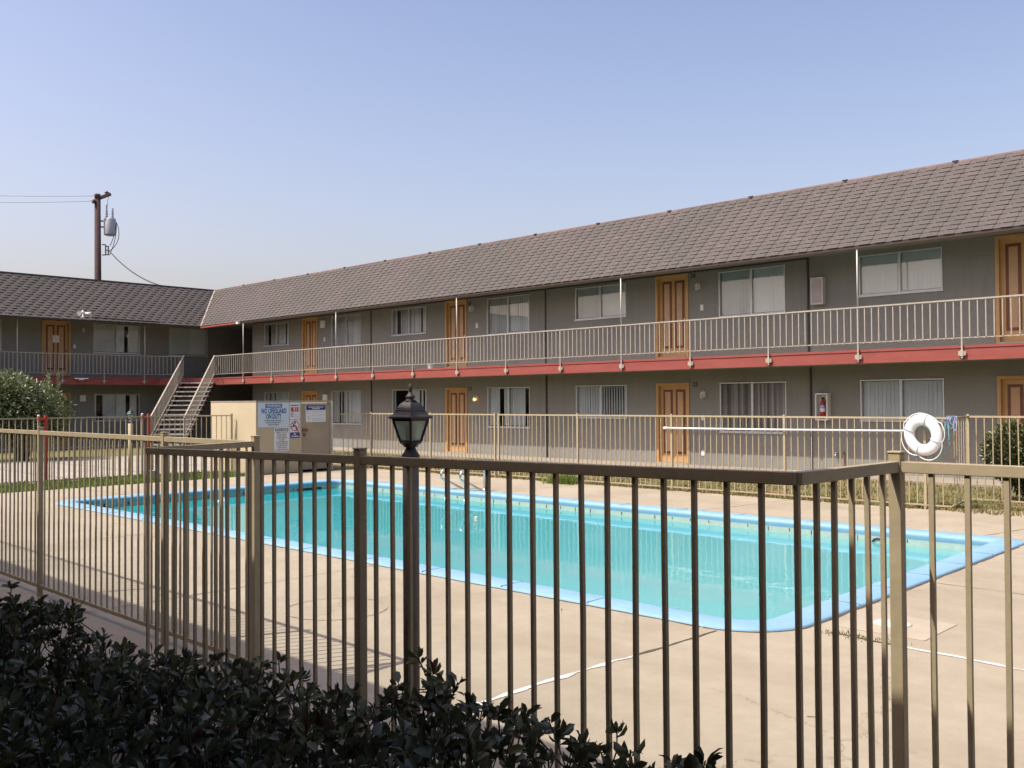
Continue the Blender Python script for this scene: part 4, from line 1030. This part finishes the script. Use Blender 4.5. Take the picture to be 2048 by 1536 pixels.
# ================================================================== LAMPS
def lantern_post(x, y, sc, ztip, label, postmat, metal, pr_=None):
    """four sided lantern on a round post; ztip = top of finial; sc = metres per picture pixel of the near one"""
    t = thing('lamp_post', (x, y, 0), label, 'lamp post', 'lantern lamp posts')
    Y = lambda py: ztip-(py-766)*sc
    a0 = math.atan2(-y, -x)
    pr = lambda L: [(r*sc, Y(py)) for r, py in L]
    mb = MB(); mb.lathe(x, y, pr([(0.5, 766), (3.5, 770), (4.6, 777), (3, 783), (3, 785), (5.5, 787), (9, 791), (10, 794), (6.5, 797), (9, 799), (12, 801)]), 14); mb.build('finial', metal, t)
    mb = MB(); mb.lathe(x, y, pr([(9, 800), (15, 803), (22, 808), (27, 814), (29, 818), (30, 819), (31, 822), (36, 828), (44, 832.5), (44.5, 836), (36, 837)]), 4, 0, a0, False); mb.build('lantern_roof', metal, t, bevel=.0015)
    mb = MB()
    top, bot = (35.5, 837), (20.5, 882)
    for k in range(4):
        a = a0+k*math.pi/2
        p = Vector((x+top[0]*sc*math.cos(a), y+top[0]*sc*math.sin(a), Y(top[1]))); q = Vector((x+bot[0]*sc*math.cos(a), y+bot[0]*sc*math.sin(a), Y(bot[1])))
        mb.bar(p, q, 4.6*sc, 4.6*sc)
        b_ = a+math.pi/2
        for (r_, py, h) in ((35.5, 839, 4), (20.5, 882, 4)):
            mb.bar((x+r_*sc*math.cos(a), y+r_*sc*math.sin(a), Y(py)), (x+r_*sc*math.cos(b_), y+r_*sc*math.sin(b_), Y(py)), 3.2*sc, h*sc)
    mb.build('lantern_frame', metal, t)
    for k in range(4):
        a = a0+k*math.pi/2; b_ = a+math.pi/2; i = .93
        mb = MB(); mb.quad(*[(x+r_*i*sc*math.cos(c), y+r_*i*sc*math.sin(c), Y(py)) for r_, c, py in ((35, a, 838), (35, b_, 838), (20.5, b_, 882), (20.5, a, 882))]); mb.build('pane', 'frosted', t, recalc=False)
    mb = MB(); mb.lathe(x, y, pr([(5, 884), (9, 878), (12, 868), (12, 856), (6, 848), (5, 846)]), 12); mb.build('bulb', 'white_plastic', t)
    mb = MB(); mb.lathe(x, y, pr([(21, 882), (22, 885), (15, 890), (14, 893), (9, 894)]), 8, 0, a0, False)
    mb.lathe(x, y, pr([(9, 893), (10, 896), (13, 902), (18, 909), (18.3, 911), (18.3, 914), (17, 915), (17.5, 931), (16.5, 932)]), 20); mb.build('lantern_base', metal, t)
    mb = MB(); mb.lathe(x, y, [(pr_ or 16.3*sc, Y(931)), (pr_ or 16.3*sc, 0.0)], 20); pz = mb.build('post', postmat, t)
    return t
k = 0.00207
lantern_post(-3.0, 2.50, k, EYE+.074, 'dark lantern post rising behind the near fence rail', 'post_brown', 'lamp_metal')
flat('lamp_green', (0.05, 0.10, 0.09), 0.4, 0.2)
lantern_post(-21.5, 9.50, 0.00225, 1.60, 'small lantern on a tan post beside the left fence', 'fence_tan', 'lamp_green', .055)
# utility box at the small lamp
mb = MB(); mb.box(-20.95, 9.55, -.01, -20.75, 9.8, .16); tag(mb.build('valve_box', 'trafo', None, (-20.85, 9.7, 0), bevel=.01), 'small grey box on the grass by the left fence', 'box')

# ================================================================== POOL OBJECTS
t = thing('pool_ladder', (-13.0, 12.3, 0), 'chrome pool ladder rails on the far edge of the pool', 'ladder')
for i, x in enumerate((-13.25, -12.72)):
    ye = PY1+.02
    pts = [(x, ye+.16, 0.0), (x, ye+.16, .36)]
    pts += [(x, ye+.06+.10*math.cos(a), .36+.10*math.sin(a)) for a in [R(15*j) for j in range(1, 7)]]
    pts += [(x, ye-.14, .455), (x, ye-.32, .42)]
    pts += [(x, ye-.34+.12*math.cos(a), .30+.12*math.sin(a)) for a in [R(110+20*j) for j in range(0, 6)]]
    pts += [(x, ye-.15, .12), (x, ye+.05, .03), (x, ye+.12, .0)]
    mb = MB(); mb.tube(pts, .021, 10); mb.build('grab_rail', 'chrome', t)
    mb = MB(); mb.lathe(x, ye+.16, [(.045, .001), (.045, .012), (.025, .02)], 14); mb.build('flange', 'chrome', t)
    mb = MB(); mb.tube([(x, ye-.36, -.12), (x, ye-.36, -1.0)], .021, 8); mb.build('stile', 'chrome', t)
for z in (-.35, -.62, -.9):
    mb = MB(); mb.box(-13.25, PY1-.40, z, -12.72, PY1-.32, z+.03); mb.build('step', 'white_plastic', t)
# life ring with ropes
RX, RYY, RZZ = -5.42, YF-.13, EYE-.565
t = thing('life_ring', (RX, RYY, RZZ), 'white life ring hung on the far fence', 'life ring')
tilt = Matrix.Rotation(R(-14), 4, 'Z') @ Matrix.Rotation(R(6), 4, 'X')
def rp(a, r, off=0.0): return Vector((RX, RYY, RZZ))+tilt @ Vector((r*math.cos(a), off, r*math.sin(a)))
mb = MB(); N = 48
vs = []; fs = []
for i in range(N):
    A = 2*math.pi*i/N
    for j in range(16):
        B = 2*math.pi*j/16; vs.append(rp(A, .232+.087*math.cos(B), .058*math.sin(B)))
for i in range(N):
    for j in range(16): fs.append((i*16+j, ((i+1) % N)*16+j, ((i+1) % N)*16+(j+1) % 16, i*16+(j+1) % 16))
mb.add(vs, fs, 0, True); mb.build('ring', 'white_plastic', t)
mb = MB()
pts = []
for i in range(96):
    A = 2*math.pi*i/96; q = (A*4/(2*math.pi)+.2) % 1
    pts.append(rp(A, .325+.055*math.sin(math.pi*q)**.7*(1.0 if math.sin(A) < .6 else .5), -.01)-Vector((0, 0, .018*math.sin(math.pi*q))))
mb.tube(pts, .008, 6, closed=True); mb.build('grab_rope', 'white_plastic', t)
for A in (R(72), R(162), R(252), R(342)):
    mb = MB(); mb.tube([rp(A+R(2)*math.sin(B), .232+.094*math.cos(B), .066*math.sin(B)) for B in [i*math.pi/8 for i in range(16)]], .006, 5, closed=True); mb.build('lashing', 'sign_grey', t)
mb = MB(); rg = random.Random(3)
for k in range(4):
    cx = RX+.34+.035*k; w = rg.uniform(.02, .04); h = rg.uniform(.12, .24)
    mb.tube([(cx+w*math.sin(2*math.pi*i/20), YF-.045-.03*math.cos(2*math.pi*i/20+k), zF+.02-h/2+h/2*math.cos(2*math.pi*i/20)) for i in range(20)], .0045, 5, closed=True)
tag(mb.build('throw_rope', 'rope_blue', None, (RX+.45, YF, 1.3)), 'pale blue rope looped over the fence rail right of the life ring', 'rope')
mb = MB(); mb.tube([(RX+.3, YF-.05, 1.33), (RX+.29, YF-.06, 1.1), (RX+.25, YF-.07, .85), (RX+.12, YF-.07, .77), (RX+.05, YF-.06, .82)], .005, 5)
mb.tube([(RX+.34, YF-.05, 1.33), (RX+.36, YF-.06, 1.0), (RX+.26, YF-.08, .80), (RX+.16, YF-.07, .76)], .005, 5); mb.tube([(RX-.18, YF-.05, RZZ+.1), (RX-.02, YF-.06, RZZ+.11), (RX+.12, YF-.05, RZZ+.03)], .007, 5)
tag(mb.build('tow_line', 'rope_teal', None, (RX+.2, YF, .9)), 'teal line dangling behind and below the life ring', 'rope')
t = thing('rescue_pole', (-8, YF-.06, 1.17), 'long white rescue pole lying along the far fence', 'pole')
mb = MB(); mb.tube([(-10.14, YF-.06, 1.165), (-8, YF-.06, 1.170), (-5.72, YF-.06, 1.19)], .017, 10); mb.build('shaft', 'white_plastic', t)
mb = MB(); mb.tube([(-10.22, YF-.06, 1.165), (-10.10, YF-.06, 1.165)], .024, 10); mb.build('grip', 'white_paint', t)
t = thing('chlorine_float', (-14.9, 6.9, -.18), 'small white and pink float on the pool water', 'pool float')
mb = MB(); mb.lathe(-16.1, 8.85, [(0.0, -.24), (.05, -.22), (.05, -.17), (.085, -.165), (.085, -.13), (.05, -.12), (.04, -.07), (0, -.065)], 16, cap=False); mb.build('body', 'white_plastic', t)

# ================================================================== UTILITY POLE
UX = -50.0; UY = UX*24.45/-60
up_ = thing('utility_pole', (UX, UY, 0), 'dark wooden utility pole with transformer behind the shaded wing', 'utility pole')
zt = EYE+13.28*50/60
mb = MB(); mb.tube([(UX-.0, UY, 0), (UX, UY-.02, 6), (UX, UY-.06, zt)], [.20, .18, .15], 12); mb.build('pole', 'pole_wood', up_)
vw = Vector((UX, UY, 0)).normalized(); rg_ = Vector((-vw.y, vw.x, 0))*-1   # picture right
if rg_.dot(rt) < 0: rg_ = -rg_
P0 = Vector((UX, UY, 0)); q = 49/1873.0
def UP(dx, py, back=0): return P0+rg_*dx*q*1.0+vw*back+Vector((0, 0, EYE+(575-py)*q+ (EYE*0)+ (0)))
def UPz(py): return zt-(py-388)*q
def U(dx, py, f=0.0): return Vector((P0.x, P0.y, UPz(py)))+rg_*dx*q-vw*f
mb = MB(); mb.bar(U(-3, 398), U(22, 388, .3), .16, .14); mb.build('crossarm', 'pole_wood', up_)
for dx, py in ((-9, 403), (15, 384), (-4, 391)):
    mb = MB(); c = U(dx, py, .1); mb.lathe(c.x, c.y, [(.03, c.z-.14), (.12, c.z-.10), (.05, c.z-.04), (.14, c.z), (.05, c.z+.05), (.02, c.z+.10)], 10); mb.build('insulator', 'insulator', up_)
mb = MB(); c = U(21, 0, .0); z0, z1 = UPz(471), UPz(436)
mb.lathe(c.x, c.y, [(.20, z0), (.29, z0+.04), (.30, z0+.10), (.30, z1-.05), (.28, z1), (.05, z1+.03)], 20); tr = mb.build('transformer', 'trafo', up_)
for dx, h, top in ((15, 0, 410), (26, 0, 416)):
    mb = MB(); c = U(dx, 0, .05); mb.lathe(c.x, c.y, [(.05, UPz(438)), (.07, UPz(432)), (.04, UPz(430)), (.07, UPz(427)), (.04, UPz(425)), (.06, UPz(422)), (.04, UPz(420)), (.045, UPz(top)), (.01, UPz(top-2))], 8); mb.build('bushing', 'trafo', tr)
mb = MB()
for py in (442, 454): mb.bar(U(3, py), U(14, py), .06, .08)
mb.build('bracket', 'trafo', up_)
mb = MB()
for a, b_ in (((6, 490), (13, 490)), ((6, 511), (13, 511)), ((13, 490), (13, 511)), ((18, 492), (18, 511)), ((13, 493), (18, 493)), ((13, 501), (18, 501)), ((13, 510), (18, 510))): mb.bar(U(*a, .05), U(*b_, .05), .05, .05)
mb.build('service_rack', 'insulator', up_)
mb = MB()
for ctrl in (((33, 445), (31, 470), (21, 492)), ((33, 443), (45, 470), (33, 495), (20, 502)), ((33, 445), (34, 480), (20, 511))):
    P = [Vector((c[0], c[1])) for c in ctrl]; pts = []
    for i in range(13):
        s = i/12; Q = P[:]
        while len(Q) > 1: Q = [Q[j].lerp(Q[j+1], s) for j in range(len(Q)-1)]
        pts.append(U(Q[0].x, Q[0].y, .1))
    mb.tube(pts, .018, 5)
mb.tube([U(20, 388, .2), U(17, 400, .2), U(16, 411, .1)], .01, 4)
mb.build('lead_wire', 'wire', up_)
def wire(a, b_, sag, r, label):
    a = Vector(a); b_ = Vector(b_); mb = MB()
    mb.tube([a.lerp(b_, s)-Vector((0, 0, 4*sag*s*(1-s))) for s in [i/24 for i in range(25)]], r, 5)
    tag(mb.build('overhead_wire', 'wire', None, a), label, 'wire', 'overhead wires')
e1 = U(-6, 392); e2 = U(-12, 403); E1 = Vector((-87.5, 8.4, 18.7)); E2 = Vector((-87.5, 8.4, 17.9))
wire(e1, E1, .6, .009, 'upper of the two thin wires leaving the pole to the left')
wire(e2, E2, .6, .009, 'lower of the two thin wires leaving the pole to the left')
wire(U(18, 500, .05), (-38.1, 18.45, 6.62), .35, .028, 'dark service cable dropping from the pole to the roof')

# ================================================================== PLANTS
def leaf_cloud(mb, pts, size, rng, m=0, fold=.25, normal_bias=None):
    for (p, ax, tn) in pts:
        L = size*rng.uniform(.55, 1.3); Wd = L*rng.uniform(.36, .5)
        ax = ax.normalized(); sd = ax.cross(Vector((rng.gauss(0, 1), rng.gauss(0, 1), rng.gauss(0, 1)+.6)))
        if sd.length < 1e-3: continue
        sd.normalize(); nn = sd.cross(ax).normalized()
        b0 = p; t1 = p+ax*L*.38-nn*L*.02; t2 = p+ax*L*.78-nn*L*.06; tip = p+ax*L-nn*L*.14
        w1 = sd*Wd*.5; up1 = nn*Wd*fold
        v = [b0, t1+w1+up1, t2+w1*.85+up1*.8, tip, t2-w1*.85+up1*.8, t1-w1+up1, t1, t2]
        mb.add(v, [(0, 1, 6), (1, 2, 7, 6), (2, 3, 7), (7, 3, 4), (6, 7, 4, 5), (0, 6, 5)], m, True, tn)
rng = random.Random(11)
hedge = thing('hedge', (-3, 1.5, 0), 'dark leafy hedge in shade in the left foreground', 'hedge')
def hedge_back(x): # back edge y as a function of x
    return 1.62+(x+5.2)*.12 if x < -4 else 1.76+(x+4)*.145
def hedge_top(x, y):
    b = .785+.06*min(1, max(0, (x+2.5)/1.2))+.04*math.sin(x*2.3)+.035*math.sin(x*5.1+y*3)
    e = max(0, (y-(hedge_back(x)-.22)))/.22
    r = max(0, x+1.30)/.4
    return b-.10*e*e-.22*r*r
pts = []; tw = MB()
N = 5200
i = 0
while i < N:
    x = rng.uniform(-7.6, -1.0); y = rng.uniform(.35, hedge_back(x)+.04)
    if x > -1.35 and y < 1.45: continue
    top = hedge_top(x, y)
    dpt = abs(rng.gauss(0, .10)) if rng.random() < .75 else rng.uniform(0, .45)
    z = top-dpt
    sprig = rng.random() < .04
    if sprig: z = top+rng.uniform(.02, .08)
    if y > hedge_back(x)-.12: z = rng.uniform(.15, top)
    if z < .1: continue
    i += 1
    c = Vector((x, y, z))
    lean = Vector((rng.gauss(0, .35), rng.gauss(.05, .35), 1)).normalized()
    nl = rng.randint(6, 10); base_t = rng.random()*1.15+(.45 if sprig else 0)
    for j in range(nl):
        a = j*2.4+rng.uniform(-.3, .3); el = rng.uniform(.15, 1.1)
        side = lean.orthogonal().normalized(); s2 = lean.cross(side)
        ax = (side*math.cos(a)+s2*math.sin(a))*math.cos(el)+lean*math.sin(el)
        pts.append((c+ax*.004-lean*rng.uniform(0, .03), ax, min(1, max(0, base_t*.6+rng.uniform(-.1, .45)))))
    if z > top-.16: tw.tube([c-lean*.16+Vector((rng.gauss(0, .03), rng.gauss(0, .03), 0)), c-lean*.06, c], .0025, 4, cap=False)
mb = MB(); leaf_cloud(mb, pts, .043, rng)
tag(mb.build('foliage', 'hedge_leaf', hedge, recalc=False, tone=True))
for k in range(240):
    x = rng.uniform(-7.4, -1.4); y = rng.uniform(.5, hedge_back(x)-.05); t_ = hedge_top(x, y)
    p = Vector((x, y, 0)); q_ = Vector((x+rng.gauss(0, .1), y+rng.gauss(0, .08), t_-.05)); tw.tube([p, p.lerp(q_, .5)+Vector((rng.gauss(0, .03), rng.gauss(0, .03), 0)), q_], [.008, .005, .003], 5, cap=False)
tw.build('stems', 'bark', hedge, recalc=False)

def shrub(name, c, r, zc, rz, n, size, mat, label, seed, shoots=0, lobes=7, trunk_r=.04):
    rg = random.Random(seed); t = thing(name, (c[0], c[1], 0), label, 'shrub')
    LB = [(Vector((c[0]+rg.uniform(-.6, .6)*r[0], c[1]+rg.uniform(-.6, .6)*r[1], zc+rg.uniform(-.5, .45)*rz)), rg.uniform(.38, .62)) for _ in range(lobes)]
    pts = []
    for i in range(n):
        lc, lr = rg.choice(LB)
        d = Vector((rg.gauss(0, 1), rg.gauss(0, 1), rg.gauss(0, 1))).normalized()
        rad = rg.uniform(.55, 1.0)**.5 if rg.random() < .8 else rg.uniform(.1, 1.08)
        p = lc+Vector((d.x*r[0]*lr*rad, d.y*r[1]*lr*rad, d.z*rz*lr*rad*1.2))
        if p.z < .08: continue
        ax = (d+Vector((rg.gauss(0, .6), rg.gauss(0, .6), rg.gauss(.3, .6))))
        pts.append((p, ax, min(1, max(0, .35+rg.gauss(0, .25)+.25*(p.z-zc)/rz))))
    for s in range(shoots):
        x = c[0]+rg.uniform(-.8, .8)*r[0]; y = c[1]+rg.uniform(-.85, .85)*r[1]; zb = zc+rz*.6; h = rg.uniform(.2, .75)*rz*.8
        for k in range(26):
            f = k/26; a = k*2.4; pts.append((Vector((x+rg.gauss(0, .015), y+rg.gauss(0, .015), zb+h*f)), Vector((math.cos(a), math.sin(a), .8)), rg.uniform(.6, 1)))
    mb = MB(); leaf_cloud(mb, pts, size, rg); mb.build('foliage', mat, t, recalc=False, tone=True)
    mb = MB()
    for lc, lr in LB:
        b0 = Vector((c[0]+rg.uniform(-.2, .2), c[1]+rg.uniform(-.2, .2), 0)); mb.tube([b0, b0.lerp(lc, .5)+Vector((rg.gauss(0, .06), rg.gauss(0, .06), 0)), lc], [trunk_r, trunk_r*.7, trunk_r*.3], 6, cap=False)
    for k in range(30):
        lc, lr = rg.choice(LB); d = Vector((rg.gauss(0, 1), rg.gauss(0, 1), rg.gauss(0, .7))).normalized(); mb.tube([lc, lc+Vector((d.x*r[0], d.y*r[1], d.z*rz))*lr*.9], [trunk_r*.3, trunk_r*.1], 4, cap=False)
    mb.build('branches', 'bark', t, recalc=False)
    return t
shrub('tall_shrub', (-30.4, 10.1), (1.3, 1.35), 1.5, 1.08, 16000, .10, 'shrub_leaf', 'tall leafy green shrub with upright shoots before the shaded wing', 21, 10, 15)
shrub('tall_shrub', (-30.9, 7.9), (1.2, 1.6), 1.7, 1.1, 7000, .095, 'shrub_leaf', 'green shrub cut by the left edge of the picture', 22, 8, 11)
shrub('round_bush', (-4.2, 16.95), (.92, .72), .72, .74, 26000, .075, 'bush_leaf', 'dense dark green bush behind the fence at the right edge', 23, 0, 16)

# ================================================================== NEAR BUILDING (behind the viewer; throws the foreground shade)
nb = thing('near_building', (-10, -4, 0), 'low building on the viewer side whose flat eave shades the foreground', 'building')
mb = MB(); mb.box(-60, -9, 0, 30, -0.9, 3.6); mb.build('wall', 'near_building', nb)
ZE = 3.7; YE = 3.36-.615*ZE
mb = MB(); mb.box(-61, -9.5, ZE, 30, YE, ZE+.22); mb.build('roof', 'near_building', nb)

rw = thing('sky_blocker', (12, 15, 0), 'unseen two storey block added on the right to keep sky light off the fence', 'building')  # added out of view, blocks sky light to darken faces turned right
mb = MB(); mb.box(10, 3, 0, 20, 34, 6.2); mb.build('wall', 'stucco', rw)
mb = MB(); mb.box(9.4, 2.8, 6.205, 20.2, 34.2, 6.5); mb.build('roof', 'tar', rw)
